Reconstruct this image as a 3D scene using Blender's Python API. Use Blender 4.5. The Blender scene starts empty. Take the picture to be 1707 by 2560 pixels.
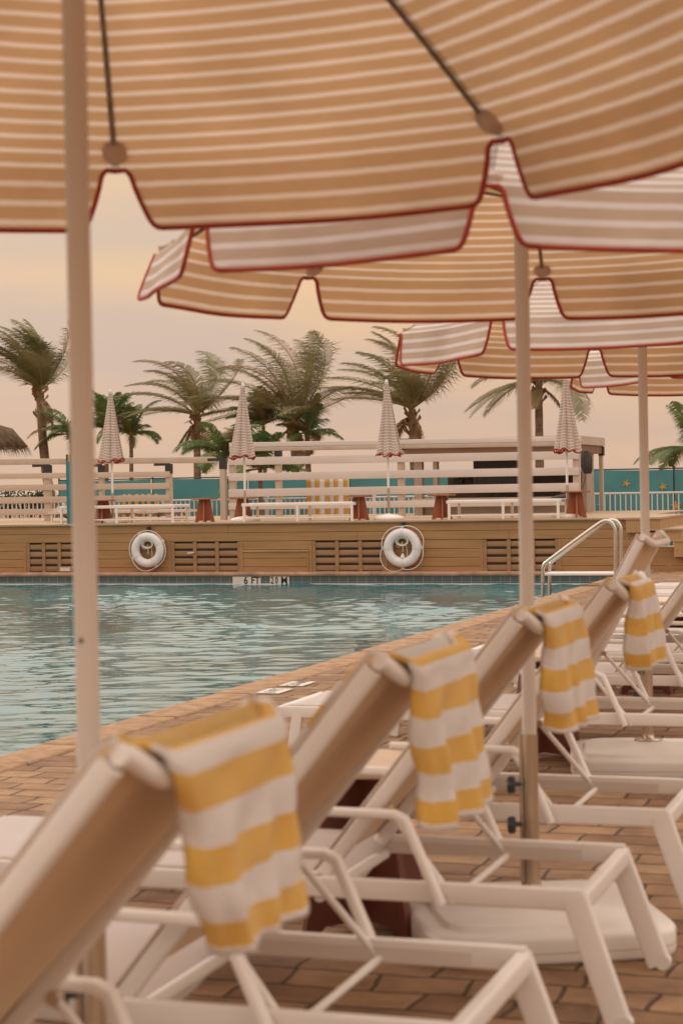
import bpy, math, random
from mathutils import Vector, Matrix
random.seed(7)
sin, cos, R_, PI = math.sin, math.cos, math.radians, math.pi
scene = bpy.context.scene
COL = scene.collection

# ---------------------------------------------------------------- camera
CAM_H, FPX, PITCH, ROLL, YAW = 1.353, 4692.0, .0148, -.0181, .322
FWD = Vector((-sin(YAW)*cos(PITCH), cos(YAW)*cos(PITCH), -sin(PITCH)))
RGT = Vector((cos(YAW), sin(YAW), 0)); UPV = RGT.cross(FWD)
_r = RGT*cos(ROLL) + UPV*sin(ROLL); _u = UPV*cos(ROLL) - RGT*sin(ROLL)
cd = bpy.data.cameras.new('camera'); cam = bpy.data.objects.new('camera', cd); COL.objects.link(cam)
M = Matrix((_r, _u, -FWD)).transposed().to_4x4(); M.translation = (0, 0, CAM_H)
cam.matrix_world = M
cd.sensor_fit = 'HORIZONTAL'; cd.sensor_width = 24; cd.lens = 24*FPX/1707
cd.clip_start = .05; cd.clip_end = 2000
cd.dof.use_dof = True; cd.dof.focus_distance = 21.0; cd.dof.aperture_fstop = 5.0
scene.camera = cam
scene.view_settings.view_transform = 'Standard'; scene.view_settings.look = 'None'
scene.view_settings.exposure = 0.42; scene.view_settings.gamma = 1.0

# ---------------------------------------------------------------- world and sun
SUN_EL, SUN_AZ = R_(28), R_(-62)          # azimuth measured from +Y towards +X
world = bpy.data.worlds.new('World'); scene.world = world; world.use_nodes = True
nt = world.node_tree; nt.nodes.clear()
def wn(t, **k):
    n = nt.nodes.new(t)
    for a, b in k.items(): setattr(n, a, b)
    return n
wo = wn('ShaderNodeOutputWorld'); bg = wn('ShaderNodeBackground'); nt.links.new(bg.outputs[0], wo.inputs[0])
sky = wn('ShaderNodeTexSky', sky_type='NISHITA', sun_disc=False); sky.sun_elevation = SUN_EL; sky.sun_rotation = SUN_AZ
sky.dust_density = 4.0
tc = wn('ShaderNodeTexCoord'); sep = wn('ShaderNodeSeparateXYZ'); nt.links.new(tc.outputs['Generated'], sep.inputs[0])
ramp = wn('ShaderNodeValToRGB'); nt.links.new(sep.outputs[2], ramp.inputs[0])
cr = ramp.color_ramp; cr.elements[0].position = 0.0; cr.elements[0].color = (5.2, 3.85, 3.15, 1)
cr.elements[1].position = 1.0; cr.elements[1].color = (12.8, 12.1, 11.6, 1)
for p_, c_ in ((.07, (5.5, 4.0, 3.0, 1)), (.16, (6.1, 4.35, 2.8, 1)), (.24, (8.2, 6.4, 5.0, 1)), (.55, (11.6, 10.2, 9.0, 1))):
    e = cr.elements.new(p_); e.color = c_
mp = wn('ShaderNodeMapping'); mp.inputs['Scale'].default_value = (1.6, 1.6, 9.0); nt.links.new(tc.outputs['Generated'], mp.inputs[0])
nz = wn('ShaderNodeTexNoise'); nz.inputs['Scale'].default_value = 2.3; nz.inputs['Detail'].default_value = 5; nt.links.new(mp.outputs[0], nz.inputs[0])
nr = wn('ShaderNodeValToRGB'); nt.links.new(nz.outputs[0], nr.inputs[0])
nr.color_ramp.elements[0].position = .38; nr.color_ramp.elements[0].color = (.87, .89, .97, 1)
nr.color_ramp.elements[1].position = .66; nr.color_ramp.elements[1].color = (1.13, 1.02, .82, 1)
mul = wn('ShaderNodeMix', data_type='RGBA', blend_type='MULTIPLY'); mul.inputs[0].default_value = 1
nt.links.new(ramp.outputs[0], mul.inputs[6]); nt.links.new(nr.outputs[0], mul.inputs[7])
mx = wn('ShaderNodeMix', data_type='RGBA'); mx.inputs[0].default_value = .93
nt.links.new(sky.outputs[0], mx.inputs[6]); nt.links.new(mul.outputs[2], mx.inputs[7])
nt.links.new(mx.outputs[2], bg.inputs[0]); bg.inputs[1].default_value = .1
sl = bpy.data.lights.new('sun', 'SUN'); sl.energy = .7; sl.angle = R_(14); sl.color = (1, .86, .7)
so = bpy.data.objects.new('sun', sl); COL.objects.link(so)
sd = Vector((sin(SUN_AZ)*cos(SUN_EL), cos(SUN_AZ)*cos(SUN_EL), sin(SUN_EL)))
so.rotation_euler = sd.to_track_quat('Z', 'Y').to_euler()

# ---------------------------------------------------------------- helpers: pixels of the photograph to points in the place
def ray(X, Y):
    x, y = X-853.5, Y-1280
    x, y = cos(ROLL)*x+sin(ROLL)*y, -sin(ROLL)*x+cos(ROLL)*y
    return FWD + RGT*(x/FPX) - UPV*(y/FPX)
def G(X, Y, z=0.):                       # on a level plane
    d = ray(X, Y); return Vector((0, 0, CAM_H)) + d*((z-CAM_H)/d.z)
def V(X, Y, v):                          # on the upright plane y = v
    d = ray(X, Y); return Vector((0, 0, CAM_H)) + d*(v/d.y)

# ---------------------------------------------------------------- mesh builder
class MB:
    def __init__(s): s.v = []; s.f = []; s.uv = []; s.mi = []; s.hasuv = False; s.sm = []
    def add(s, vs, fs, uvs=None, mi=0, smooth=False):
        b = len(s.v); s.v += [tuple(p) for p in vs]
        for i, f in enumerate(fs):
            s.f.append([b+k for k in f]); s.mi.append(mi); s.sm.append(smooth)
            if uvs: s.hasuv = True; s.uv += [uvs[k] for k in f]
            else: s.uv += [(0, 0)]*len(f)
        return s
    def box(s, x0, x1, y0, y1, z0, z1, mi=0):
        vs = [(x, y, z) for z in (z0, z1) for y in (y0, y1) for x in (x0, x1)]
        return s.add(vs, [(0, 2, 3, 1), (4, 5, 7, 6), (0, 1, 5, 4), (2, 6, 7, 3), (0, 4, 6, 2), (1, 3, 7, 5)], mi=mi)
    def loft(s, rings, closed=True, caps=True, mi=0, smooth=True):
        n = len(rings[0]); vs = [p for r in rings for p in r]; fs = []
        for i in range(len(rings)-1):
            for k in range(n if closed else n-1):
                a = i*n+k; b = i*n+(k+1) % n
                fs.append((a, b, b+n, a+n))
        s.add(vs, fs, mi=mi, smooth=smooth)
        if caps and closed:
            s.add(rings[0], [tuple(range(n))[::-1]], mi=mi); s.add(rings[-1], [tuple(range(n))], mi=mi)
        return s
    def tube(s, pts, r, n=10, mi=0, caps=True):
        pts = [Vector(p) for p in pts]; rs = r if isinstance(r, (list, tuple)) else [r]*len(pts)
        rings = []; prev = None
        for i, p in enumerate(pts):
            t = (pts[min(i+1, len(pts)-1)]-pts[max(i-1, 0)]).normalized()
            if prev is None:
                a = Vector((0, 0, 1)) if abs(t.z) < .9 else Vector((1, 0, 0)); nx = t.cross(a).normalized()
            else:
                nx = (prev - t*prev.dot(t)).normalized()
            ny = t.cross(nx); prev = nx
            rings.append([p+(nx*cos(2*PI*k/n)+ny*sin(2*PI*k/n))*rs[i] for k in range(n)])
        return s.loft(rings, caps=caps, mi=mi)
    def bar(s, p0, p1, w, h, side=(0, 1, 0), mi=0, rad=.3):      # rounded rectangular section, w along side, h across it
        return s.sweep([p0, p1], w, h, side, mi, rad)
    def sweep(s, pts, w, h, side=(0, 1, 0), mi=0, rad=.3):
        pts = [Vector(p) for p in pts]; sd_ = Vector(side).normalized(); rings = []
        r = min(w, h)*rad; prof = []
        for cx, cy, a0 in ((w/2-r, h/2-r, 0), (-w/2+r, h/2-r, 90), (-w/2+r, -h/2+r, 180), (w/2-r, -h/2+r, 270)):
            for k in range(4):
                a = R_(a0+30*k); prof.append((cx+r*cos(a), cy+r*sin(a)))
        for i, p in enumerate(pts):
            d0 = (p-pts[i-1]).normalized() if i else None
            d1 = (pts[i+1]-p).normalized() if i < len(pts)-1 else None
            t = (d0 or d1) if not (d0 and d1) else (d0+d1).normalized()
            k = 1.0 if not (d0 and d1) else 1/max(.5, t.dot(d1))
            nrm = t.cross(sd_).normalized(); s2 = sd_
            if abs(t.dot(sd_)) > .02: s2 = nrm.cross(t).normalized()*-1 if nrm.cross(t).dot(sd_) < 0 else nrm.cross(t).normalized()
            rings.append([p+s2*a+nrm*(b*k) for a, b in prof])
        return s.loft(rings, mi=mi)
    def lathe(s, prof, c=(0, 0, 0), n=24, mi=0, caps=True):
        rings = [[(c[0]+r*cos(2*PI*k/n), c[1]+r*sin(2*PI*k/n), c[2]+z) for k in range(n)] for r, z in prof]
        return s.loft(rings, mi=mi, caps=caps)
    def grid(s, nu, nv, fn, mi=0, uvf=None, smooth=True):
        vs = []; uv = []
        for j in range(nv+1):
            for i in range(nu+1):
                vs.append(fn(i/nu, j/nv)); uv.append(uvf(i/nu, j/nv) if uvf else (i/nu, j/nv))
        fs = [(j*(nu+1)+i, j*(nu+1)+i+1, (j+1)*(nu+1)+i+1, (j+1)*(nu+1)+i) for j in range(nv) for i in range(nu)]
        return s.add(vs, fs, uv, mi, smooth)
    def build(s, name, mats, parent=None):
        me = bpy.data.meshes.new(name); me.from_pydata(s.v, [], s.f)
        for m in (mats if isinstance(mats, (list, tuple)) else [mats]): me.materials.append(m)
        if s.hasuv:
            l = me.uv_layers.new(name='uv'); l.data.foreach_set('uv', [c for p in s.uv for c in p])
        me.polygons.foreach_set('material_index', s.mi); me.polygons.foreach_set('use_smooth', s.sm)
        me.update(); me.validate()
        o = bpy.data.objects.new(name, me); COL.objects.link(o)
        if parent: o.parent = parent
        return o
def solid(o, t, off=-1, mo=0):
    m = o.modifiers.new('thickness', 'SOLIDIFY'); m.thickness = t; m.offset = off; m.material_offset = mo; m.material_offset_rim = mo; return o
def tag(o, label=None, cat=None, group=None, kind=None):
    if label: o['label'] = label
    if cat: o['category'] = cat
    if group: o['group'] = group
    if kind: o['kind'] = kind
    return o
def empty(name, loc, label, cat, group=None, rz=0):
    o = bpy.data.objects.new(name, None); COL.objects.link(o); o.location = loc; o.rotation_euler = (0, 0, rz)
    o.empty_display_size = .2
    return tag(o, label, cat, group)
def copy_tree(o, parent=None):
    c = o.copy(); COL.objects.link(c)
    if parent: c.parent = parent
    for ch in list(o.children): copy_tree(ch, c)
    return c
def text_mb(txt, size, mat_, parent, loc, rot, name='lettering', thick=.002, sx=1.0):
    cu = bpy.data.curves.new('txt', 'FONT'); cu.body = txt; cu.size = size; cu.extrude = thick
    cu.align_x = 'CENTER'; cu.align_y = 'CENTER'; cu.offset = size*.018
    to = bpy.data.objects.new('txt', cu); COL.objects.link(to)
    bpy.context.view_layer.update()
    me = bpy.data.meshes.new_from_object(to.evaluated_get(bpy.context.evaluated_depsgraph_get()))
    bpy.data.objects.remove(to)
    me.materials.clear(); me.materials.append(mat_)
    o = bpy.data.objects.new(name, me); COL.objects.link(o); o.parent = parent; o.location = loc; o.rotation_euler = rot; o.scale = (sx, 1, 1)
    return o

# ---------------------------------------------------------------- materials
def nodes(name):
    m = bpy.data.materials.new(name); m.use_nodes = True; n = m.node_tree
    return m, n, n.nodes['Principled BSDF']
def N(n, t, **k):
    x = n.nodes.new(t)
    for a, b in k.items(): setattr(x, a, b)
    return x
def mat(name, col, rough=.5, var=.12, scale=6., metal=0., bump=0., bscale=60., spec=.5, coord='Object', stretch=(1, 1, 1), var2=None):
    m, n, p = nodes(name)
    tc_ = N(n, 'ShaderNodeTexCoord'); mp_ = N(n, 'ShaderNodeMapping'); mp_.inputs['Scale'].default_value = stretch
    n.links.new(tc_.outputs[coord], mp_.inputs[0])
    nz_ = N(n, 'ShaderNodeTexNoise'); nz_.inputs['Scale'].default_value = scale; nz_.inputs['Detail'].default_value = 5
    n.links.new(mp_.outputs[0], nz_.inputs[0])
    r = N(n, 'ShaderNodeValToRGB'); n.links.new(nz_.outputs[0], r.inputs[0])
    c2 = var2 or tuple(c*(1+var) for c in col)
    r.color_ramp.elements[0].position = .3; r.color_ramp.elements[1].position = .7
    r.color_ramp.elements[0].color = tuple(c*(1-var) for c in col)+(1,); r.color_ramp.elements[1].color = tuple(c2)+(1,)
    n.links.new(r.outputs[0], p.inputs['Base Color'])
    p.inputs['Roughness'].default_value = rough; p.inputs['Metallic'].default_value = metal
    p.inputs['Specular IOR Level'].default_value = spec
    if bump:
        b = N(n, 'ShaderNodeTexNoise'); b.inputs['Scale'].default_value = bscale; b.inputs['Detail'].default_value = 4
        n.links.new(mp_.outputs[0], b.inputs[0])
        bp = N(n, 'ShaderNodeBump'); bp.inputs['Strength'].default_value = bump; bp.inputs['Distance'].default_value = .01
        n.links.new(b.outputs[0], bp.inputs['Height']); n.links.new(bp.outputs[0], p.inputs['Normal'])
    return m
def math_(n, op, a, b=None, c=None):
    x = N(n, 'ShaderNodeMath', operation=op)
    for i, v_ in enumerate((a, b, c)):
        if v_ is None: continue
        if isinstance(v_, (int, float)): x.inputs[i].default_value = v_
        else: n.links.new(v_, x.inputs[i])
    return x.outputs[0]

M_ = {}
M_['alu'] = mat('white_powder_coat', (.79, .735, .70), .42, .05, 3, bump=.05, bscale=300)
M_['alu2'] = mat('white_metal_pole', (.66, .585, .53), .42, .05, 2, bump=.04, bscale=200)
M_['steel'] = mat('stainless_steel', (.56, .46, .36), .28, .12, 4, metal=.9, stretch=(1, 1, .2))
M_['chrome'] = mat('polished_steel', (.62, .56, .5), .22, .1, 3, metal=.9)
M_['sling'] = mat('white_sling_mesh', (.74, .685, .67), .75, .05, 4, bump=.25, bscale=500)
def _sl():
    m = M_['sling']; n = m.node_tree; p = n.nodes['Principled BSDF']; tl = N(n, 'ShaderNodeBsdfTranslucent'); tl.inputs[0].default_value = (.80, .56, .38, 1)
    ms = N(n, 'ShaderNodeMixShader'); ms.inputs[0].default_value = .32; n.links.new(p.outputs[0], ms.inputs[1]); n.links.new(tl.outputs[0], ms.inputs[2]); n.links.new(ms.outputs[0], n.nodes['Material Output'].inputs[0])
_sl()
M_['sling_bounce'] = mat('bounce_tan_sling_back', (.70, .52, .35), .8, .06, 3, bump=.3, bscale=400)  # back face of the sling, warm bounce off the pavers painted into its tan
M_['plastic'] = mat('white_plastic', (.76, .71, .67), .45, .08, 3, bump=.15, bscale=12)
M_['knob'] = mat('dark_grey_plastic', (.035, .037, .042), .5, .2, 8)
M_['rubber'] = mat('rubber', (.03, .03, .03), .7)
M_['piping'] = mat('red_orange_piping', (.34, .035, .012), .75, .15, 9)
M_['rib'] = mat('grey_brown_rib', (.17, .125, .095), .5, .3, 30, stretch=(1, 1, 1))
M_['pocket'] = mat('beige_webbing', (.52, .38, .29), .8, .15, 30)
M_['brown'] = mat('dark_red_brown_board', (.15, .045, .028), .45, .22, 7, bump=.1, bscale=40, stretch=(1, 1, .3))
M_['rust'] = mat('rust_red_board', (.30, .085, .035), .5, .25, 6, bump=.1, bscale=40, stretch=(1, 1, .3))
M_['tabletop'] = mat('pale_table_top', (.62, .45, .33), .45, .08, 8)
M_['thatch'] = mat('palm_thatch', (.20, .135, .085), .9, .45, 9, bump=.8, bscale=30, stretch=(1, 1, .4))
M_['trunk'] = mat('palm_trunk', (.215, .14, .085), .9, .35, 5, bump=.7, bscale=14, stretch=(1, 1, 3))
M_['boot'] = mat('dead_palm_sheath', (.33, .2, .1), .9, .4, 8)
M_['post'] = mat('beige_painted_timber', (.50, .40, .32), .6, .1, 3, bump=.1, bscale=40, stretch=(1, 1, .3))
M_['slat'] = mat('beige_slat', (.52, .415, .335), .6, .08, 3, stretch=(.3, 1, 1))
M_['wslat'] = mat('white_slat', (.64, .565, .53), .55, .07, 3, stretch=(.3, 1, 1))
M_['black'] = mat('black_metal_bracket', (.028, .026, .027), .45, .2, 6)
M_['cover'] = mat('black_cover', (.035, .03, .03), .6, .35, 7, bump=.6, bscale=9)
M_['soffit'] = mat('brown_soffit', (.20, .10, .055), .6, .2, 5, stretch=(.2, 1, 1))
M_['barwood'] = mat('bar_panel', (.37, .29, .23), .6, .15, 3)
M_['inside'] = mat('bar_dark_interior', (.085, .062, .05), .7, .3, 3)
M_['ring'] = mat('ring_foam', (.74, .70, .70), .5, .05, 8, bump=.1, bscale=30)
M_['rope'] = mat('rope', (.68, .62, .56), .8, .1, 60)
M_['teal'] = mat('teal_panel', (.035, .17, .18), .6, .1, 4)
M_['yellow'] = mat('yellow_cloth', (.62, .33, .06), .7, .12, 6)
M_['white'] = mat('white_paint', (.70, .66, .64), .5, .04, 4)
M_['ink'] = mat('black_lettering', (.02, .02, .02), .5, .1)
M_['red'] = mat('red_plastic', (.5, .03, .02), .5)
M_['cream'] = mat('cream_tile', (.66, .60, .55), .35, .06, 20)
M_['hedge'] = mat('leafy_green', (.06, .075, .028), .7, .4, 9)

def striped_canvas():
    m, n, p = nodes('striped_canvas')
    n.nodes.remove(p); out = n.nodes['Material Output']
    uv = N(n, 'ShaderNodeUVMap'); sp = N(n, 'ShaderNodeSeparateXYZ'); n.links.new(uv.outputs[0], sp.inputs[0])
    # v = metres from the hem; one pale stripe every 48 mm, edges softened by the weave
    nz_ = N(n, 'ShaderNodeTexNoise'); nz_.inputs['Scale'].default_value = 14; n.links.new(uv.outputs[0], nz_.inputs[0])
    wob = math_(n, 'MULTIPLY_ADD', nz_.outputs[0], .004, sp.outputs[1])
    fr = math_(n, 'FRACT', math_(n, 'DIVIDE', math_(n, 'ADD', wob, .001), .0455))
    d = math_(n, 'ABSOLUTE', math_(n, 'SUBTRACT', fr, .5))
    mr = N(n, 'ShaderNodeMapRange', interpolation_type='SMOOTHSTEP'); mr.inputs[1].default_value = .24; mr.inputs[2].default_value = .13
    n.links.new(d, mr.inputs[0]); st = mr.outputs[0]
    ns = N(n, 'ShaderNodeTexNoise'); ns.inputs['Scale'].default_value = 3.; ns.inputs['Detail'].default_value = 4; tc_ = N(n, 'ShaderNodeTexCoord')
    n.links.new(tc_.outputs['Object'], ns.inputs[0])
    def mixc(f, a, b):
        x = N(n, 'ShaderNodeMix', data_type='RGBA'); n.links.new(f, x.inputs[0])
        for i, c in ((6, a), (7, b)):
            if isinstance(c, tuple): x.inputs[i].default_value = c+(1,)
            else: n.links.new(c, x.inputs[i])
        return x.outputs[2]
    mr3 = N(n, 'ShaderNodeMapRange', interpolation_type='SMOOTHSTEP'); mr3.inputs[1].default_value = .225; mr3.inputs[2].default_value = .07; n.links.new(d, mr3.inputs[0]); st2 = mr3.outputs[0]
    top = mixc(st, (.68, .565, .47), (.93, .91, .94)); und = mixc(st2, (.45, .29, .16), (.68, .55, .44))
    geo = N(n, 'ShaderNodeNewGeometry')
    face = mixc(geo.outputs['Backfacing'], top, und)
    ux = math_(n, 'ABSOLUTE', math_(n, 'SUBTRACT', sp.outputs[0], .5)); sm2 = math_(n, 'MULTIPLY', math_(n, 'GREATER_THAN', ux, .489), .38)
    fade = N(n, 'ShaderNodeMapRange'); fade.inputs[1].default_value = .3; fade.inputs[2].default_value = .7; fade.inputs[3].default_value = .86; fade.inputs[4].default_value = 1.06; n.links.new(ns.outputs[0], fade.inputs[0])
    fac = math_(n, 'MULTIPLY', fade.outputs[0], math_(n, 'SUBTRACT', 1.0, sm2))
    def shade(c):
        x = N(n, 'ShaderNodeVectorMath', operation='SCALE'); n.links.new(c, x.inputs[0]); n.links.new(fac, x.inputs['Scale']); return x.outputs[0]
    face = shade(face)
    tr = mixc(st2, (.58, .345, .18), (.82, .66, .54))
    df = N(n, 'ShaderNodeBsdfDiffuse'); n.links.new(face, df.inputs[0])
    tl = N(n, 'ShaderNodeBsdfTranslucent'); n.links.new(shade(tr), tl.inputs[0])
    bm = N(n, 'ShaderNodeTexNoise'); bm.inputs['Scale'].default_value = 7; n.links.new(tc_.outputs['Object'], bm.inputs[0])
    bp = N(n, 'ShaderNodeBump'); bp.inputs['Strength'].default_value = .35; bp.inputs['Distance'].default_value = .03
    n.links.new(bm.outputs[0], bp.inputs['Height']); n.links.new(bp.outputs[0], df.inputs['Normal']); n.links.new(bp.outputs[0], tl.inputs['Normal'])
    ms = N(n, 'ShaderNodeMixShader'); ms.inputs[0].default_value = .42
    n.links.new(df.outputs[0], ms.inputs[1]); n.links.new(tl.outputs[0], ms.inputs[2]); n.links.new(ms.outputs[0], out.inputs[0])
    return m
M_['canvas'] = striped_canvas()

def towel_mat():
    m, n, p = nodes('striped_terry_towel')
    uv = N(n, 'ShaderNodeUVMap'); sp = N(n, 'ShaderNodeSeparateXYZ'); n.links.new(uv.outputs[0], sp.inputs[0])
    nz_ = N(n, 'ShaderNodeTexNoise'); nz_.inputs['Scale'].default_value = 220; n.links.new(uv.outputs[0], nz_.inputs[0])
    vv = math_(n, 'MULTIPLY_ADD', nz_.outputs[0], .004, sp.outputs[1])
    fr = math_(n, 'FRACT', math_(n, 'DIVIDE', vv, .112))
    st = math_(n, 'LESS_THAN', fr, .5)                     # 0 .. .056 m from the hem is yellow
    hem = math_(n, 'GREATER_THAN', sp.outputs[1], .012); st = math_(n, 'MULTIPLY', st, hem)
    n2 = N(n, 'ShaderNodeTexNoise'); n2.inputs['Scale'].default_value = 9; n.links.new(uv.outputs[0], n2.inputs[0])
    ye = N(n, 'ShaderNodeMix', data_type='RGBA'); ye.inputs[6].default_value = (.82, .42, .045, 1); ye.inputs[7].default_value = (.86, .57, .14, 1)
    n.links.new(n2.outputs[0], ye.inputs[0])
    mx_ = N(n, 'ShaderNodeMix', data_type='RGBA'); mx_.inputs[6].default_value = (.86, .80, .77, 1); n.links.new(ye.outputs[2], mx_.inputs[7]); n.links.new(st, mx_.inputs[0])
    n.links.new(mx_.outputs[2], p.inputs['Base Color']); p.inputs['Roughness'].default_value = .95
    p.inputs['Sheen Weight'].default_value = .3
    bn = N(n, 'ShaderNodeTexNoise'); bn.inputs['Scale'].default_value = 260; tc_ = N(n, 'ShaderNodeTexCoord'); n.links.new(tc_.outputs['Object'], bn.inputs[0])
    bp = N(n, 'ShaderNodeBump'); bp.inputs['Strength'].default_value = 1.0; bp.inputs['Distance'].default_value = .008
    n.links.new(bn.outputs[0], bp.inputs['Height']); n.links.new(bp.outputs[0], p.inputs['Normal'])
    return m
M_['towel'] = towel_mat()

def paver_mat():
    m, n, p = nodes('clay_pavers')
    tc_ = N(n, 'ShaderNodeTexCoord')
    wn_ = N(n, 'ShaderNodeTexNoise'); wn_.inputs['Scale'].default_value = 3.5; n.links.new(tc_.outputs['Object'], wn_.inputs[0])
    va = N(n, 'ShaderNodeVectorMath', operation='SCALE'); va.inputs['Scale'].default_value = .07; n.links.new(wn_.outputs['Color'], va.inputs[0])
    ad = N(n, 'ShaderNodeVectorMath', operation='ADD'); n.links.new(tc_.outputs['Object'], ad.inputs[0]); n.links.new(va.outputs[0], ad.inputs[1])
    br = N(n, 'ShaderNodeTexBrick'); n.links.new(ad.outputs[0], br.inputs[0])
    br.inputs['Scale'].default_value = 1; br.inputs['Brick Width'].default_value = .25; br.inputs['Row Height'].default_value = .165
    br.inputs['Mortar Size'].default_value = .008; br.inputs['Mortar Smooth'].default_value = 1.0; br.offset = .4; br.squash = 1.6; br.squash_frequency = 3
    br.inputs['Color1'].default_value = (.21, .108, .055, 1); br.inputs['Color2'].default_value = (.36, .215, .115, 1); br.inputs['Mortar'].default_value = (.10, .058, .035, 1)
    nz_ = N(n, 'ShaderNodeTexNoise'); nz_.inputs['Scale'].default_value = 6; nz_.inputs['Detail'].default_value = 9; nz_.inputs['Roughness'].default_value = .68; n.links.new(tc_.outputs['Object'], nz_.inputs[0])
    r = N(n, 'ShaderNodeValToRGB'); n.links.new(nz_.outputs[0], r.inputs[0]); r.color_ramp.elements[0].position = .33; r.color_ramp.elements[1].position = .66
    r.color_ramp.elements[0].color = (.60, .55, .52, 1); r.color_ramp.elements[1].color = (1.16, 1.14, 1.1, 1)
    mu = N(n, 'ShaderNodeMix', data_type='RGBA', blend_type='MULTIPLY'); mu.inputs[0].default_value = 1
    n.links.new(br.outputs[0], mu.inputs[6]); n.links.new(r.outputs[0], mu.inputs[7])
    n.links.new(mu.outputs[2], p.inputs['Base Color']); p.inputs['Roughness'].default_value = .8
    h = math_(n, 'MULTIPLY_ADD', nz_.outputs[0], .5, math_(n, 'MULTIPLY', br.outputs['Fac'], -1.6))
    bp = N(n, 'ShaderNodeBump'); bp.inputs['Strength'].default_value = 1.0; bp.inputs['Distance'].default_value = .012
    n.links.new(h, bp.inputs['Height']); n.links.new(bp.outputs[0], p.inputs['Normal'])
    return m
M_['paver'] = paver_mat(); M_['void_joint'] = mat('joint_sand', (.06, .035, .022), .95, .3, 30)
M_['coping'] = mat('coping_stone', (.33, .18, .088), .75, .25, 9, bump=.6, bscale=70, var2=(.44, .26, .14))
M_['edge'] = mat('coping_edge', (.36, .20, .13), .7, .3, 5, bump=.3, bscale=60)

def deck_board(name, c1, stretch=(.15, 1, 2)):
    return mat(name, c1, .65, .14, 9, bump=.2, bscale=50, stretch=stretch)
M_['board'] = deck_board('composite_board', (.36, .195, .08)); M_['board2'] = deck_board('deck_floor_board', (.42, .29, .18))
M_['stepb'] = deck_board('step_board', (.42, .25, .115)); M_['louver'] = deck_board('louver_board', (.31, .175, .085))
M_['void'] = mat('vent_recess', (.03, .018, .012), .9)

def water_mat():
    m, n, p = nodes('pool_water')
    tc_ = N(n, 'ShaderNodeTexCoord')
    nz_ = N(n, 'ShaderNodeTexNoise'); nz_.inputs['Scale'].default_value = .35; nz_.inputs['Detail'].default_value = 3; n.links.new(tc_.outputs['Object'], nz_.inputs[0])
    r = N(n, 'ShaderNodeValToRGB'); n.links.new(nz_.outputs[0], r.inputs[0])
    r.color_ramp.elements[0].position = .35; r.color_ramp.elements[0].color = (.013, .125, .155, 1)
    r.color_ramp.elements[1].position = .7; r.color_ramp.elements[1].color = (.035, .225, .26, 1)
    n.links.new(r.outputs[0], p.inputs['Base Color']); p.inputs['Roughness'].default_value = .02; p.inputs['IOR'].default_value = 2.3
    mp_ = N(n, 'ShaderNodeMapping'); mp_.inputs['Rotation'].default_value = (0, 0, -.322); n.links.new(tc_.outputs['Object'], mp_.inputs[0])
    mp2 = N(n, 'ShaderNodeMapping'); mp2.inputs['Scale'].default_value = (.35, 1, 1); n.links.new(mp_.outputs[0], mp2.inputs[0])
    b1 = N(n, 'ShaderNodeTexNoise'); b1.inputs['Scale'].default_value = 9.; b1.inputs['Detail'].default_value = 3; b1.inputs['Distortion'].default_value = .4
    n.links.new(mp2.outputs[0], b1.inputs[0])
    mk = N(n, 'ShaderNodeTexNoise'); mk.inputs['Scale'].default_value = .8; mk.inputs['Detail'].default_value = 4; n.links.new(mp2.outputs[0], mk.inputs[0])
    mr = N(n, 'ShaderNodeMapRange'); mr.inputs[1].default_value = .42; mr.inputs[2].default_value = .62; mr.inputs[3].default_value = .45; mr.inputs[4].default_value = 1.0; n.links.new(mk.outputs[0], mr.inputs[0])
    bp = N(n, 'ShaderNodeBump'); bp.inputs['Strength'].default_value = .12; bp.inputs['Distance'].default_value = .02
    n.links.new(math_(n, 'MULTIPLY', b1.outputs[0], mr.outputs[0]), bp.inputs['Height']); n.links.new(bp.outputs[0], p.inputs['Normal'])
    return m
M_['water'] = water_mat()

def tile_mat():
    m, n, p = nodes('waterline_tiles')
    tc_ = N(n, 'ShaderNodeTexCoord')
    sp = N(n, 'ShaderNodeSeparateXYZ'); n.links.new(tc_.outputs['Object'], sp.inputs[0]); cb = N(n, 'ShaderNodeCombineXYZ')
    n.links.new(math_(n, 'ADD', sp.outputs[0], sp.outputs[1]), cb.inputs[0]); n.links.new(sp.outputs[2], cb.inputs[1])
    br = N(n, 'ShaderNodeTexBrick'); n.links.new(cb.outputs[0], br.inputs[0]); br.offset = 0
    br.inputs['Scale'].default_value = 1; br.inputs['Brick Width'].default_value = .15; br.inputs['Row Height'].default_value = .15; br.inputs['Mortar Size'].default_value = .003
    br.inputs['Color1'].default_value = (.055, .085, .085, 1); br.inputs['Color2'].default_value = (.085, .115, .115, 1); br.inputs['Mortar'].default_value = (.3, .3, .28, 1)
    n.links.new(br.outputs[0], p.inputs['Base Color']); p.inputs['Roughness'].default_value = .25
    return m
M_['tile'] = tile_mat()

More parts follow.
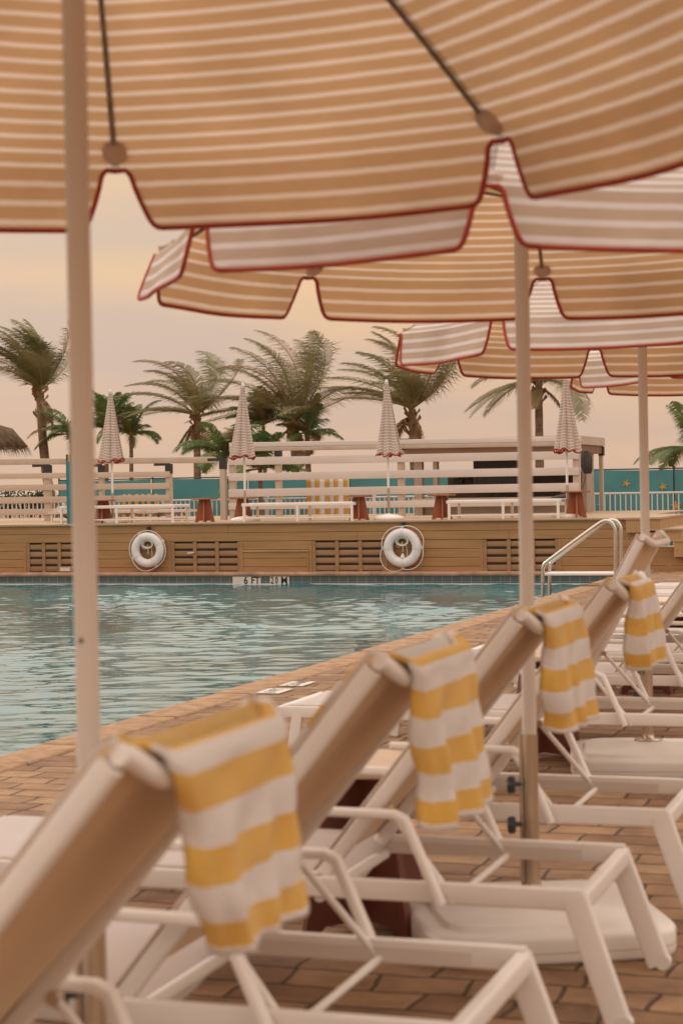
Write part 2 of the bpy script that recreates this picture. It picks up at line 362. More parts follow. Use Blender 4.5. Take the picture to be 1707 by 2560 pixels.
def leaf_mat(name, c1, c2, tr=.25):
    m, n, p = nodes(name); out = n.nodes['Material Output']
    tc_ = N(n, 'ShaderNodeTexCoord'); nz_ = N(n, 'ShaderNodeTexNoise'); nz_.inputs['Scale'].default_value = 1.6; nz_.inputs['Detail'].default_value = 4
    n.links.new(tc_.outputs['Object'], nz_.inputs[0])
    r = N(n, 'ShaderNodeValToRGB'); n.links.new(nz_.outputs[0], r.inputs[0]); r.color_ramp.elements[0].position = .35; r.color_ramp.elements[1].position = .68
    r.color_ramp.elements[0].color = c1+(1,); r.color_ramp.elements[1].color = c2+(1,)
    n.links.new(r.outputs[0], p.inputs['Base Color']); p.inputs['Roughness'].default_value = .55
    tl = N(n, 'ShaderNodeBsdfTranslucent'); n.links.new(r.outputs[0], tl.inputs[0])
    ms = N(n, 'ShaderNodeMixShader'); ms.inputs[0].default_value = tr
    n.links.new(p.outputs[0], ms.inputs[1]); n.links.new(tl.outputs[0], ms.inputs[2]); n.links.new(ms.outputs[0], out.inputs[0])
    return m
M_['frond'] = leaf_mat('olive_palm_leaf', (.135, .13, .05), (.30, .255, .115))
M_['frond2'] = leaf_mat('green_palm_leaf', (.07, .15, .045), (.19, .25, .085))
M_['frond3'] = leaf_mat('dry_palm_leaf', (.25, .15, .07), (.36, .24, .12))
M_['stalk'] = mat('palm_stalk', (.30, .21, .08), .7, .25, 6)

# ---------------------------------------------------------------- the ground, the pool and its edge
POOL_U, JOINT_U, POOL_V, WZ = -4.665, -4.415, 27.336, -.185
DECK_V, DECK_Z = 27.62, .777
U_LEFT = -30.0
g = MB()       # pavers round the pool, one sheet with the pool left open
for (a, b, c, d) in ((JOINT_U+.018, 300, -40, 400), (-300, U_LEFT, -40, 400), (U_LEFT, JOINT_U, POOL_V+.30, 400)):
    g.add([(a, c, 0), (b, c, 0), (b, d, 0), (a, d, 0)], [(0, 1, 2, 3)])
tag(g.build('ground', M_['paver']), kind='structure')
tag(MB().box(JOINT_U-.05, JOINT_U+.03, -40, POOL_V+.3, -.03, -.014).build('joint_bed', M_['void_joint']), kind='structure')
sea = MB(); sea.add([(-1500, 55, -.4), (1500, 55, -.4), (1500, 1500, -.4), (-1500, 1500, -.4)], [(0, 1, 2, 3)])
# coping slabs along the near side, each about 0.6 m long, and the far side
cp = MB()
v0 = -10.0; rnd = random.Random(3)
while v0 < POOL_V+.25:
    ln = .61
    z = rnd.uniform(-.003, .003)
    cp.sweep([(POOL_U-.03+.139, v0+.005, -.028+z), (POOL_U-.03+.139, min(v0+ln, POOL_V+.3)-.005, -.028+z)], .278, .062, side=(1, 0, 0), rad=.42)
    v0 += ln
tag(cp.build('coping', M_['coping']), kind='structure')
cf = MB(); u0 = U_LEFT
while u0 < POOL_U-.05:
    cf.sweep([(u0+.002, POOL_V+.13, -.032), (min(u0+.61, POOL_U-.035)-.002, POOL_V+.13, -.032)], .32, .066, side=(0, 1, 0), rad=.45)
    u0 += .61
tag(cf.build('far_coping', M_['edge']), kind='structure')
pw = MB()
pw.add([(U_LEFT, POOL_V, -.062), (POOL_U, POOL_V, -.062), (POOL_U, POOL_V, -.6), (U_LEFT, POOL_V, -.6)], [(0, 1, 2, 3)])
pw.add([(POOL_U, POOL_V, -.062), (POOL_U, -10, -.062), (POOL_U, -10, -.6), (POOL_U, POOL_V, -.6)], [(0, 1, 2, 3)])
tag(pw.build('pool_wall', M_['tile']), kind='structure')
wl = MB(); wl.box(U_LEFT, POOL_U-.005, POOL_V-.012, POOL_V-.002, WZ-.01, WZ+.012)
tag(wl.build('pool_waterline_trim', M_['white']), kind='structure')
# water: a real rippled surface
def water_mesh():
    import numpy as np
    rw = random.Random(11); W = []; NW = 46
    for i in range(NW):
        lam = .08*(11**(i/(NW-1)))*rw.uniform(.85, 1.15); th = .322+PI/2+rw.gauss(0, .42) if rw.random() < .8 else rw.uniform(0, PI)
        k = 2*PI/lam; sl_ = .115*math.sqrt(2/NW)*(1.2 if lam < .45 else .75); W.append((k*cos(th), k*sin(th), sl_/k, rw.uniform(0, 6.28)))
    us = list(np.arange(U_LEFT, -16.5, .3))+list(np.arange(-16.5, POOL_U-.02, .045))+[POOL_U-.001]
    vs = list(np.arange(-10, 7.6, .6))+list(np.arange(7.6, POOL_V-.03, .036))+[POOL_V-.013]
    Ug, Vg = np.meshgrid(np.array(us), np.array(vs)); Z = np.zeros_like(Ug)
    for kx, ky, a, ph in W: Z += a*np.sin(kx*Ug+ky*Vg+ph)
    gust = .72+.38*np.sin(.9*Ug+.31*Vg+1.0+.6*np.sin(.5*Vg))*np.sin(.55*Vg-.4*Ug)+.2*np.sin(2.1*Ug+1.3*Vg)
    Z = WZ+Z*gust; n = len(us)
    me = bpy.data.meshes.new('water'); P = np.stack([Ug, Vg, Z], -1).reshape(-1, 3)
    j, i = np.meshgrid(np.arange(len(vs)-1), np.arange(n-1), indexing='ij'); a0 = (j*n+i).ravel()
    F4 = np.stack([a0, a0+1, a0+n+1, a0+n], -1)
    me.vertices.add(len(P)); me.vertices.foreach_set('co', P.ravel()); me.loops.add(F4.size); me.loops.foreach_set('vertex_index', F4.ravel().astype('i'))
    me.polygons.add(len(F4)); me.polygons.foreach_set('loop_start', (np.arange(len(F4))*4).astype('i')); me.polygons.foreach_set('loop_total', np.full(len(F4), 4, 'i'))
    me.polygons.foreach_set('use_smooth', np.ones(len(F4), bool)); me.update(); me.validate(); me.materials.append(M_['water'])
    o = bpy.data.objects.new('water', me); COL.objects.link(o); return o
tag(water_mesh(), kind='structure')
M_['sea'] = mat('far_sand', (.42, .36, .30), .9, .1, .05)
tag(sea.build('beach', M_['sea']), kind='structure')

# depth tiles: two on the coping by the near edge, two set in the far waterline band
dm = empty('depth_marker', G(668, 1733, 0), 'pair of white depth tiles with dark lettering set in the near coping', 'depth marker')
for i, (c, txt) in enumerate((((686, 1730), '6 FT'), ((744, 1712), '2.0 M'))):
    p = G(c[0], c[1], 0) - dm.location
    t = MB().box(p.x-.085, p.x+.085, p.y-.14, p.y+.14, .0045, .0075).build('tile', M_['cream'], dm)
    text_mb(txt, .115, M_['ink'], t, (p.x, p.y, .0078), (0, 0, PI/2), thick=.0005)
def wall_marker(x0, x1, parts, label):
    a = V(x0, 1443, POOL_V); b = V(x1, 1443, POOL_V)
    r = empty('depth_marker', (a.x, POOL_V-.004, -.1), label, 'depth marker')
    t = MB().box(0, b.x-a.x, -.006, .002, -.11, .036).build('tile', M_['cream'], r)
    for txt, px_, sz, sx in parts:
        q = V(px_, 1448, POOL_V)
        text_mb(txt, sz, M_['ink'], t, (q.x-a.x, -.008, -.028), (PI/2, 0, 0), sx=sx)
wall_marker(582, 652, (('6', 615, .165, .8), ('FT', 639, .155, .9)), 'white tile strip reading 6 FT in the far waterline tiles')
wall_marker(675, 723, (('2', 681, .15, .7), ('0', 692, .15, .6), ('M', 711, .155, .95)), 'white tile strip reading 2.0 M in the far waterline tiles')

# ---------------------------------------------------------------- the raised deck across the pool
dk = empty('raised_deck', (0, DECK_V, 0), 'raised brown composite board deck with louvred vents along the far side of the pool', 'deck')
def X_(x, y=1370, v=DECK_V): return V(x, y, v).x
dk_end = X_(1564); top_z = DECK_Z
fl = MB(); yv = DECK_V-.02
while yv < 34: fl.box(U_LEFT, dk_end, yv-DECK_V, yv-DECK_V+.138, top_z-.025, top_z); yv += .142
fl.build('deck_floor', M_['board2'], dk)
vents = [(67, 190), (429, 601), (781, 962), (1208, 1396)]
ub = [U_LEFT] + [X_(x) for p in vents for x in p] + [X_(1760)]
bw = MB(); rb = random.Random(5); pitch = .1355; zt = top_z-.028
row = 0; z1 = zt
vent_top = zt-2*pitch
while z1 > .01:
    z0 = max(0.0, z1-pitch+.006)
    segs = [(ub[0], ub[-1])] if row < 2 else [(ub[i], ub[i+1]) for i in range(0, len(ub), 2)]
    for (a, b) in segs:
        cut = a
        while cut < b:
            nb = min(b, cut+rb.uniform(2.4, 4.6)); jog = rb.uniform(0, .002)
            lim = min(nb, X_(1590)) if row == 0 else (min(nb, X_(1640)) if row in (1, 2) else nb)
            if lim > cut: bw.box(cut+.002, lim-.002, -.0-jog, .02, z0, z1)
            cut = nb
    z1 -= pitch; row += 1
bw.build('board_wall', M_['board'], dk)
MB().box(U_LEFT, dk_end, .021, .05, 0, zt-.003).build('wall_backing', M_['void'], dk)
# a removable panel and upright trims
for a, b in vents:
    for x in (a-5, b+3): u = X_(x); MB().box(u-.022, u+.022, -.010, -.0025, 0, vent_top-.004).build('trim', M_['board'], dk)
ua, ubb = X_(606), X_(772); MB().box(ua, ubb, -.022, -.0028, vent_top-.165, vent_top-.148).build('panel_lip', M_['board2'], dk); MB().box(ubb-.02, ubb, -.020, -.0028, .01, vent_top-.168).build('trim', M_['board'], dk)
# square white-tan nosing along the deck edge
MB().bar((U_LEFT, -.025, top_z+.012-.02), (dk_end, -.025, top_z-.008), .045, .034, side=(0, 1, 0)).build('deck_nosing', M_['board2'], dk)
for (a, b) in vents:
    ua, ub_ = X_(a), X_(b); vt = MB(); wd = ub_-ua; nrow = 4; hh = vent_top/nrow
    for k in range(nrow):
        zc = hh*(k+.42)
        vt.bar((ua+.004, .03, zc), (ub_-.004, .03, zc),   .035, hh*.72, side=(0, 1, 0), rad=.45)
    vo = vt.build('louver_vent', M_['louver'], dk)
    for k in (0, 1, 2, 3):
        u = ua+.02+(wd-.04)*k/3; MB().box(u-.03, u+.03, -.003, .012, 0.002, vent_top-.004).build('mullion', M_['louver'], vo)
# side steps at the right end
for i, (xa, xb, ya, yb) in enumerate(((1564, 1651, 1294, 1331), (1622, 1703, 1322, 1353), (1684, 1770, 1349, 1392))):
    p0 = V(xa, ya, DECK_V-.12); p1 = V(xb, yb, DECK_V-.12)
    st = MB().box(p0.x, p1.x, -.12, 2.4, p1.z, p0.z-.03)
    so_ = st.build('step', M_['stepb'], dk)
    MB().box(p0.x-.012, p1.x+.012, -.14, 2.4, p0.z-.0295, p0.z).build('tread', M_['board2'], so_)
# notices stuck to the deck wall: a scrap of paper and a junction box
p = V(476, 1383, DECK_V-.03)
s1 = empty('paper_label', (p.x, p.y-.01, p.z), 'small pale yellow paper scrap stuck in the middle louvred vent', 'label')
MB().add([(-.06, 0, -.012), (.05, -.004, 0), (.075, 0, .02), (-.04, -.003, .014), (-.06, .004, -.010), (.05, 0, .002), (.075, .004, .022), (-.04, 0, .016)], [(0, 1, 2, 3), (4, 7, 6, 5), (0, 4, 5, 1), (2, 6, 7, 3), (0, 3, 7, 4), (1, 5, 6, 2)]).build('paper', M_['cream'], s1)
p = V(163, 1420, DECK_V-.08)
s2 = empty('skimmer_lid', (p.x, DECK_V-.06, 0), 'pale box shaped lid standing at the foot of the leftmost vent', 'box')
MB().bar((-.1, 0, .045), (.1, 0, .045), .05, .085).build('lid', M_['board2'], s2); MB().box(-.085, .085, -.035, -.026, .02, .07).build('face_plate', M_['cream'], s2)

# ---------------------------------------------------------------- life rings
def life_ring(cx, cy, rad, label, tilt, floaty):
    c = V(cx, cy, DECK_V-.10)
    r = empty('life_ring', c, label, 'life ring', 'life rings hung on the deck wall')
    tb = rad*.245; R0 = rad-tb
    mb = MB(); n = 40
    rings = [[((R0+tb*cos(b))*cos(a), tb*.9*sin(b), (R0+tb*cos(b))*sin(a)) for b in [2*PI*k/14 for k in range(14)]] for a in [2*PI*j/n for j in range(n+1)]]
    mb.loft(rings, caps=False); mb.build('ring', M_['ring'], r)
    for k in range(4):                      # straps round the tube, each with a loop standing off
        a = tilt+k*PI/2; sb = MB()
        rr = [[((R0+(tb+.006)*cos(b))*cos(a+da), (tb+.006)*.9*sin(b), (R0+(tb+.006)*cos(b))*sin(a+da)) for b in [2*PI*q/14 for q in range(14)]] for da in (-.09, -.03, .03, .09)]
        sb.loft(rr, caps=False)
        e = Vector((cos(a), 0, sin(a))); t_ = Vector((-sin(a), 0, cos(a)))
        sb.sweep([e*(rad-.01), e*(rad+.035)], .014, .05, side=(0, 1, 0))
        sb.build('strap', M_['white'], r)
    # grab rope slack between the straps
    rp = MB()
    for k in range(4):
        a0 = tilt+k*PI/2; pts = []
        for j in range(13):
            t = j/12; a = a0+t*PI/2
            sag = floaty[k]*sin(PI*t); rr_ = rad+.02+sag
            pts.append((rr_*cos(a), -.02, rr_*sin(a)-sag*.25))
        rp.tube(pts, .0075, 7)
    rp.build('grab_rope', M_['rope'], r)
    # hook, coil and hanging line inside
    MB().box(-.02, .02, .0, .09, rad-.02, rad+.085).build('bracket', M_['black'], r)
    for sx in (-.03, .03): MB().tube([(sx, .09, R0*.62), (sx, -.0, R0*.60), (sx*.9, -.02, R0*.52), (sx*.3, -.02, R0*.46)], .006, 6).build('hook', M_['black'], r)
    co = MB()
    for q in range(3): co.tube([((.075+q*.012)*cos(a), -.005-q*.012, R0*.42+(.05+q*.008)*sin(a)) for a in [2*PI*j/16 for j in range(17)]], .007, 6)
    co.tube([(.0, -.01, R0*.4), (.01, -.01, 0), (.005, -.01, -R0*.28)], .006, 6); co.tube([(.05, 0, R0*.3), (.07, 0, -.02), (.075, 0, -R0*.6)], .005, 6)
    co.tube([(-.06, 0, R0*.35), (-.1, 0, R0*.1), (-.05, 0, R0*.02), (-.02, 0, R0*.3)], .005, 6)
    co.build('rope_coil', M_['rope'], r)
    return r
r1 = life_ring(369.7, 1375, .285, 'white life ring hung with its straps tilted, left one on the deck wall', R_(28), (.01, .015, .03, .015))
MB().box(.0, .06, -.02, .02, -.335, -.30).build('red_tag', M_['red'], r1)
r2 = life_ring(1006, 1369.5, .302, 'white life ring with upright straps and a long loose rope looping round it', R_(0), (.065, .03, .08, .04))
MB().lathe([(.002, .045), (.016, .035), (.033, .0), (.033, -.035), (.02, -.05), (.002, -.052)], (.006, -.02, -.13), 14).build('float', M_['ring'], r2)

# ---------------------------------------------------------------- side tables
def make_table(name, loc, h, wtop, wbase, wt, m_leg, m_top, label, group, rz=0):
    r = empty(name, loc, label, 'side table', group, rz)
    for k in range(2):
        b = MB(); th = .011; a = R_(45+90*k); c_, s_ = cos(a), sin(a)
        prof = [(-wbase/2, 0), (-wbase/2+.05, 0), (-wbase/2+.075, .022), (wbase/2-.075, .022), (wbase/2-.05, 0), (wbase/2, 0), (wt/2, h-.024), (-wt/2, h-.024)]
        vs = [((x*c_-y*s_), (x*s_+y*c_), z) for y in (-th, th) for x, z in prof]; n_ = len(prof)
        b.add(vs, [tuple(range(n_)), tuple(range(2*n_-1, n_-1, -1))]+[(i, i+n_, (i+1) % n_+n_, (i+1) % n_) for i in range(n_)])
        b.build('base_panel', m_leg, r)
    mb = MB(); q = wtop/2; rr = .03; poly = []
    for cx, cy, a0 in ((q-rr, q-rr, 0), (-q+rr, q-rr, 90), (-q+rr, -q+rr, 180), (q-rr, -q+rr, 270)):
        for k in range(5): a = R_(a0+22.5*k); poly.append((cx+rr*cos(a), cy+rr*sin(a)))
    mb.loft([[(x*s, y*s, z) for x, y in poly] for s, z in ((.985, h-.023), (1, h-.019), (1, h-.004), (.985, h))]); mb.build('table_top', m_top, r)
    return r

# ---------------------------------------------------------------- umbrellas
def make_umbrella(loc, rz, Rr, zt, rise, label, tilt=(0, 0), pole_r=.0215, base_rz=0., wind=0., ex=1.35):
    r = empty('pool_umbrella', loc, label, 'umbrella', 'open striped umbrellas over the loungers'); 
    top = bpy.data.objects.new('canopy', None)
    drop = .150; n = 8; NS, NT = 14, 18
    def ribz(s): return zt + rise*(1-s**ex)
    def tipang(k): return rz+k*PI/4
    tx, ty = tilt
    def tl(p): return Vector((p[0], p[1], p[2]+p[0]*tx+p[1]*ty))
    rng = random.Random(int(loc[1]*100))
    ap = Rr*cos(PI/8); mb = MB(); pip = MB()
    slen = [0]; 
    for i in range(NS): slen.append(slen[-1]+math.hypot(ap/NS, ribz(i/NS)-ribz((i+1)/NS)))
    for k in range(n):
        a0, a1 = tipang(k), tipang(k+1)
        P0 = Vector((cos(a0), sin(a0), 0)); P1 = Vector((cos(a1), sin(a1), 0)); nrm = (P0+P1).normalized()
        tang = (P1-P0).normalized(); hw = (P1-P0).length/2*Rr
        fo = rng.uniform(.10, .38); sk = rng.uniform(-.12, .12); amp = rng.uniform(.004, .012); ph = rng.uniform(0, 6)
        rows = []
        for i in range(NS+1):
            s = max(i/NS, .02); row_ = []
            for j in range(NT+1):
                t = j/NT; p = (P0*(1-t)+P1*t)*Rr*s; p.z = ribz(s)
                p.z -= .012*s*sin(PI*t)                       # slack between two ribs
                row_.append((tl(p), (t, drop+slen[-1]-slen[i])))
            rows.append(row_)
        # valance: the free flap below the edge, notched at each rib
        prevlim = 1.0; out_l = []; out_r = []
        for q, d in enumerate((.004, .010, .018, .03, .05, .075, .10, .12, .132, .141, .147, .150)):
            gap = .014+.024*min(1, d/.022)**.5+.026*min(1, max(0, d-.03)/.1)**1.3
            if d > .120: gap += .030*(1-math.sqrt(max(0, 1-min(1, (d-.120)/.03)**2)))
            lim = 1-gap/hw; row_ = []
            for j in range(NT+1):
                t = (2*j/NT-1)*lim; b = (P0+P1)*.5*Rr + tang*(t*hw)
                tt = (t+1)/2
                o_ = nrm*(d*(fo+sk*t)+amp*sin(ph+5*t)*d/.15+wind*d*d)
                z = zt-.012*sin(PI*tt)-d*math.sqrt(max(.2, 1-fo*fo))
                row_.append((tl((b.x+o_.x, b.y+o_.y, z)), (tt, drop-d)))
            rows.append(row_); out_l.append(row_[0][0]); out_r.append(row_[-1][0])
        vs = [c[0] for rw in rows for c in rw]; uv = [c[1] for rw in rows for c in rw]; m_ = NT+1
        fs = [(i*m_+j, (i+1)*m_+j, (i+1)*m_+j+1, i*m_+j+1) for i in range(len(rows)-1) for j in range(NT)]
        mb.add(vs, fs, uv, smooth=True)
        tip0 = tl((P0*Rr).to_tuple()[:2]+(zt-.006,)); tip1 = tl((P1*Rr).to_tuple()[:2]+(zt-.006,))
        pip.tube([tip0]+out_l+[c[0] for c in rows[-1]]+out_r[::-1]+[tip1], .0066, 6)
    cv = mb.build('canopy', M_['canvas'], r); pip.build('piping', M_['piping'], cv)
    for k in range(n):
        a = tipang(k); rb_ = MB(); pts = []
        for i in range(13):
            s = .03+.90*i/12; p = Vector((cos(a)*Rr*s, sin(a)*Rr*s, ribz(s)-.016)); pts.append(tl(p))
        rb_.tube(pts, .0062, 8); rib = rb_.build('rib', M_['rib'], r)
        # webbing pocket at the tip
        e = Vector((cos(a), sin(a), 0)); t_ = Vector((-sin(a), cos(a), 0)); pk = MB()
        pr = []
        for s_, w_, dz in ((.940, .024, -.020), (.952, .031, -.026), (.970, .030, -.022), (.984, .020, -.010)):
            c_ = e*Rr*s_; zz = ribz(s_)+dz
            ring = []
            for q in range(9):
                b = PI*q/8; ring.append(tl((c_+t_*(w_*cos(b))).to_tuple()[:2]+(zz+.022-.022*sin(b)+.0*q,)))
            ring += [tl((c_+t_*(-w_)).to_tuple()[:2]+(zz+.024,)), tl((c_+t_*w_).to_tuple()[:2]+(zz+.024,))]
            pr.append(ring)
        pk.loft(pr); pk.build('rib_pocket', M_['pocket'], rib)
        ck = MB(); c_ = e*Rr*.52; ck.bar(tl((c_-e*.03).to_tuple()[:2]+(ribz(.50)-.019,)), tl((c_+e*.03).to_tuple()[:2]+(ribz(.545)-.019,)), .02, .022, side=t_)
        ck.build('clip', M_['plastic'], rib)
        sb = MB(); sb.tube([tl((c_).to_tuple()[:2]+(ribz(.52)-.025,)), tl((e*.04).to_tuple()[:2]+(zt+.13,))], .004, 6); sb.build('strut', M_['rib'], r)
    hb = MB(); tp = tl((0, 0, zt+rise)); hb.lathe([(.01, .035), (.03, .03), (.035, 0), (.035, -.06), (.03, -.065)], (0, 0, tp.z), 16); hb.build('hub', M_['plastic'], r)
    rn = MB(); rn.lathe([(.03, .0), (.038, .01), (.038, .05), (.03, .06)], (0, 0, zt+.10), 16); rn.build('runner', M_['plastic'], r)
    po = MB(); po.tube([(0, 0, .56), (0, 0, 1.2), (0, 0, zt+rise-.05)], pole_r, 20); po.build('pole', M_['alu2'], r)
    lp = MB(); lp.tube([(0, 0, .09), (0, 0, .60)], pole_r*1.12, 20)
    lo = lp.build('lower_pole', M_['steel'], r)
    ps = MB(); dirv = Vector((-cos(YAW), -sin(YAW), 0))
    ps.bar(dirv*(pole_r*1.2)+Vector((0, 0, .10)), dirv*(pole_r*1.2)+Vector((0, 0, .60)), .012, .012, side=(0, 1, 0)); ps.build('clamp_plate', M_['steel'], lo)
    for z in (.33, .45):
        kb = MB(); c0 = dirv*(pole_r+.022)
        kb.tube([dirv*pole_r+Vector((0, 0, z)), dirv*(pole_r+.03)+Vector((0, 0, z))], .007, 8)
        ring = []
        for off, sc in ((.024, .8), (.029, 1), (.043, 1), (.048, .8)):
            ring.append([dirv*(pole_r+off)+Vector((-dirv.y, dirv.x, 0))*((.023+.0045*cos(5*b))*sc*cos(b))+Vector((0, 0, z+(.023+.0045*cos(5*b))*sc*sin(b))) for b in [2*PI*q/30 for q in range(30)]])
        kb.loft(ring); kb.build('knob', M_['knob'], lo)
    # moulded base, a rounded square shell with a raised round centre
    def sq(rx, z, e_=3.2, n_=48, lump=0):
        o = []
        for q in range(n_):
            a = 2*PI*q/n_; rr = rx/((abs(cos(a))**e_+abs(sin(a))**e_)**(1/e_)); a2 = a+base_rz
            o.append((rr*cos(a2)+0.0, rr*sin(a2), z+lump*sin(3*a+1)+lump*.6*sin(5*a)))
        return o
    bs = MB(); bs.loft([sq(.352, .0, 7), sq(.362, .006, 7), sq(.364, .012, 7), sq(.364, .066, 7, lump=.0015), sq(.362, .075, 7, lump=.0015), sq(.355, .081, 7, lump=.0015), sq(.345, .0825, 7, lump=.0015), sq(.310, .083, 7, lump=.002), sq(.305, .084, 7, lump=.002), sq(.298, .095, 6, lump=.002), sq(.29, .0975, 6, lump=.002), sq(.19, .099, 4, lump=.003), sq(.13, .104, 2), sq(.080, .120, 2), sq(.075, .1225, 2), sq(.06, .128, 2)])
    bo = bs.build('base', M_['plastic'], r)
    sm_ = MB(); sm_.loft([sq(.3635, .030, 7), sq(.3645, .033, 7), sq(.3635, .036, 7)], caps=False); sm_.build('moulding_seam', M_['pocket'], bo)
    ca = base_rz+.55; MB().lathe([(.024, .080), (.026, .094), (.020, .099), (.004, .100)], (cos(ca)*.30, sin(ca)*.30, 0), 14).build('filler_cap', M_['plastic'], bo)
    for q in (0, 1, 2, 3):
        a = base_rz+PI/2*q-.55; MB().tube([(cos(a)*.395, sin(a)*.395, .04), (cos(a)*.41, sin(a)*.41, .04)], .010, 10).build('plug', M_['steel'], bo)
    MB().lathe([(.058, .127), (.066, .128), (.066, .133), (.027, .136), (.027, .16)], n=24).build('collar', M_['steel'], bo)
    MB().lathe([(.36, -.0), (.365, .004), (.30, .012)], n=4).build('rubber_sheet', M_['rubber'], bo) if False else None
    for q in (0, 1, 2, 3):
        a = base_rz+PI/2*q+PI/4; MB().lathe([(.045, -.002), (.05, .006), (.03, .016)], (cos(a)*.40, sin(a)*.40, .001), 12).build('rubber_foot', M_['rubber'], bo)
    return r
UMB = [
    dict(loc=(-1.49, 3.02, 0), rz=R_(67), Rr=1.27, zt=2.135, rise=.62, ex=1.45, base_rz=.3, tilt=(.0, .0),
         label='nearest open umbrella, striped underside filling the top, pole at left'),
    dict(loc=(-1.245, 5.46, 0), rz=R_(9), Rr=1.12, zt=2.068, rise=.48, base_rz=.45, tilt=(.0, .006),
         label='open umbrella on the pole with two dark knobs, second from the camera'),
    dict(loc=(-1.433, 8.78, 0), rz=R_(22), Rr=1.14, zt=2.047, rise=.48, base_rz=.2, tilt=(.0, .0),
         label='third open umbrella from the camera, pole standing behind the raised backrest without a towel'),
    dict(loc=(-1.14, 11.0, 0), rz=R_(22), Rr=1.06, zt=2.03, rise=.48, base_rz=.2, tilt=(.0, .0),
         label='farthest open striped umbrella, only its left edge showing below the others at right'),
]
UO = [make_umbrella(**k) for k in UMB]
q_ = V(233, 1600, 3.02); q_ = Vector((-1.49, 3.02, q_.z))+Vector((sin(YAW)*1.0-.32, -cos(YAW), 0)).normalized()*.0212
MB().tube([q_-UO[0].location, q_-UO[0].location+Vector((0.0, -.0015, 0))], .0045, 10).build('pin_hole', M_['black'], [c for c in UO[0].children if c.name.startswith('pole')][0])

FLIP = False
def closed_umbrella(px, label, seed, ytip, ybot, ydeck):
    vv = DECK_V+.75; t = V(px, ytip, vv); loc = (t.x, vv, DECK_Z)
    rr = random.Random(seed); zt = t.z-DECK_Z; zb = V(px, ybot, vv).z-DECK_Z
    r = empty('closed_umbrella', loc, label, 'closed umbrella', 'folded umbrellas on the far deck')
    lobes = rr.choice((7, 8)); ph = [rr.uniform(-.25, .25) for _ in range(lobes)]; lean = rr.uniform(-.03, .03)
    mb = MB(); nA = 64; NR = 26; rings = []; hem = []
    vs = []; uv = []
    for i in range(NR+1):
        s = i/NR; R0 = .028+.155*s**1.05+.02*s*s; z = zt+(zb-zt)*s
        for k in range(nA+1):
            a = 2*PI*(k % nA)/nA; fold = abs(sin(lobes*a/2+ph[int(a/(2*PI)*lobes) % lobes]*.0+seed))
            rad = R0*(.66+.42*fold**.7+.06*sin(3*a+seed))
            zz = z+(.022*sin(lobes*a+seed)+.018*sin(2*a+seed*2))*s**6
            vs.append((rad*cos(a)+lean*s, rad*sin(a), zz)); uv.append((k/nA, (zt-z)*1.02+.006*sin(3*a)))
            if i == NR and True: hem.append(vs[-1])
    m_ = nA+1; fs = [(i*m_+k, (i+1)*m_+k, (i+1)*m_+k+1, i*m_+k+1) for i in range(NR) for k in range(nA)]
    fs = [f[::-1] for f in fs] if FLIP else fs
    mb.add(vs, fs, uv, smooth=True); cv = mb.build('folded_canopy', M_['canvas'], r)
    pm = MB(); pm.tube(hem, .012, 6)
    pm.tube([(x*.8, y*.8, z+.012) for x, y, z in hem[3:]+hem[:3]], .008, 6); pm.build('piping', M_['piping'], cv)
    MB().lathe([(.004, .05), (.02, .04), (.028, .0), (.03, -.04)], (0, 0, zt), 12).build('finial', M_['white'], r)
    MB().tube([(0, 0, .45), (0, 0, zt-.02)], .019, 12).build('pole', M_['alu'], r)
    MB().tube([(0, 0, .05), (0, 0, .5)], .022, 12).build('lower_pole', M_['steel'], r)
    MB().lathe([(.235, .0), (.245, .02), (.23, .05), (.15, .075), (.06, .085), (.025, .10)], n=28).build('base', M_['plastic'], r)
closed_umbrella(276, 'folded umbrella farthest left on the deck, beside the near white pole', 1, 980, 1152, 1301)
closed_umbrella(607, 'folded umbrella left of centre, its red hem above the top slat of the white screen', 2, 964, 1143, 1301)
closed_umbrella(966, 'folded umbrella behind the right life ring, its round white base at the deck edge', 4, 956, 1136, 1301)
closed_umbrella(1413, 'folded umbrella farthest right on the deck, beside the black wrapped speaker', 9, 944, 1127, 1294)

# ---------------------------------------------------------------- rust coloured tables and daybeds on the deck
for x, wd, lab in ((258, 1.0, 'rust red tapered side table half behind the near white pole'),
                   (512, 1.0, 'rust red tapered side table between the first and second daybeds on the deck'),
                   (608, 1.0, 'rust red tapered side table under the folded umbrella left of centre'),
                   (898, 1.0, 'rust red tapered side table left of the round white base above the right life ring'),
                   (1105, 1.0, 'rust red tapered side table at the left end of the right daybed'),
                   (1440, 1.0, 'rust red tapered side table at the right end of the deck, beside the bar')):
    vv = DECK_V+(.62 if x not in (608,) else .95); p = V(x, 1300, vv)
    make_table('side_table', (p.x, vv, DECK_Z), .39 if x != 1440 else .41, .33, .325, .18, M_['rust'], M_['rust'], lab, 'rust red tables on the far deck', rz=R_(18.4-45+random.uniform(-5, 5)))

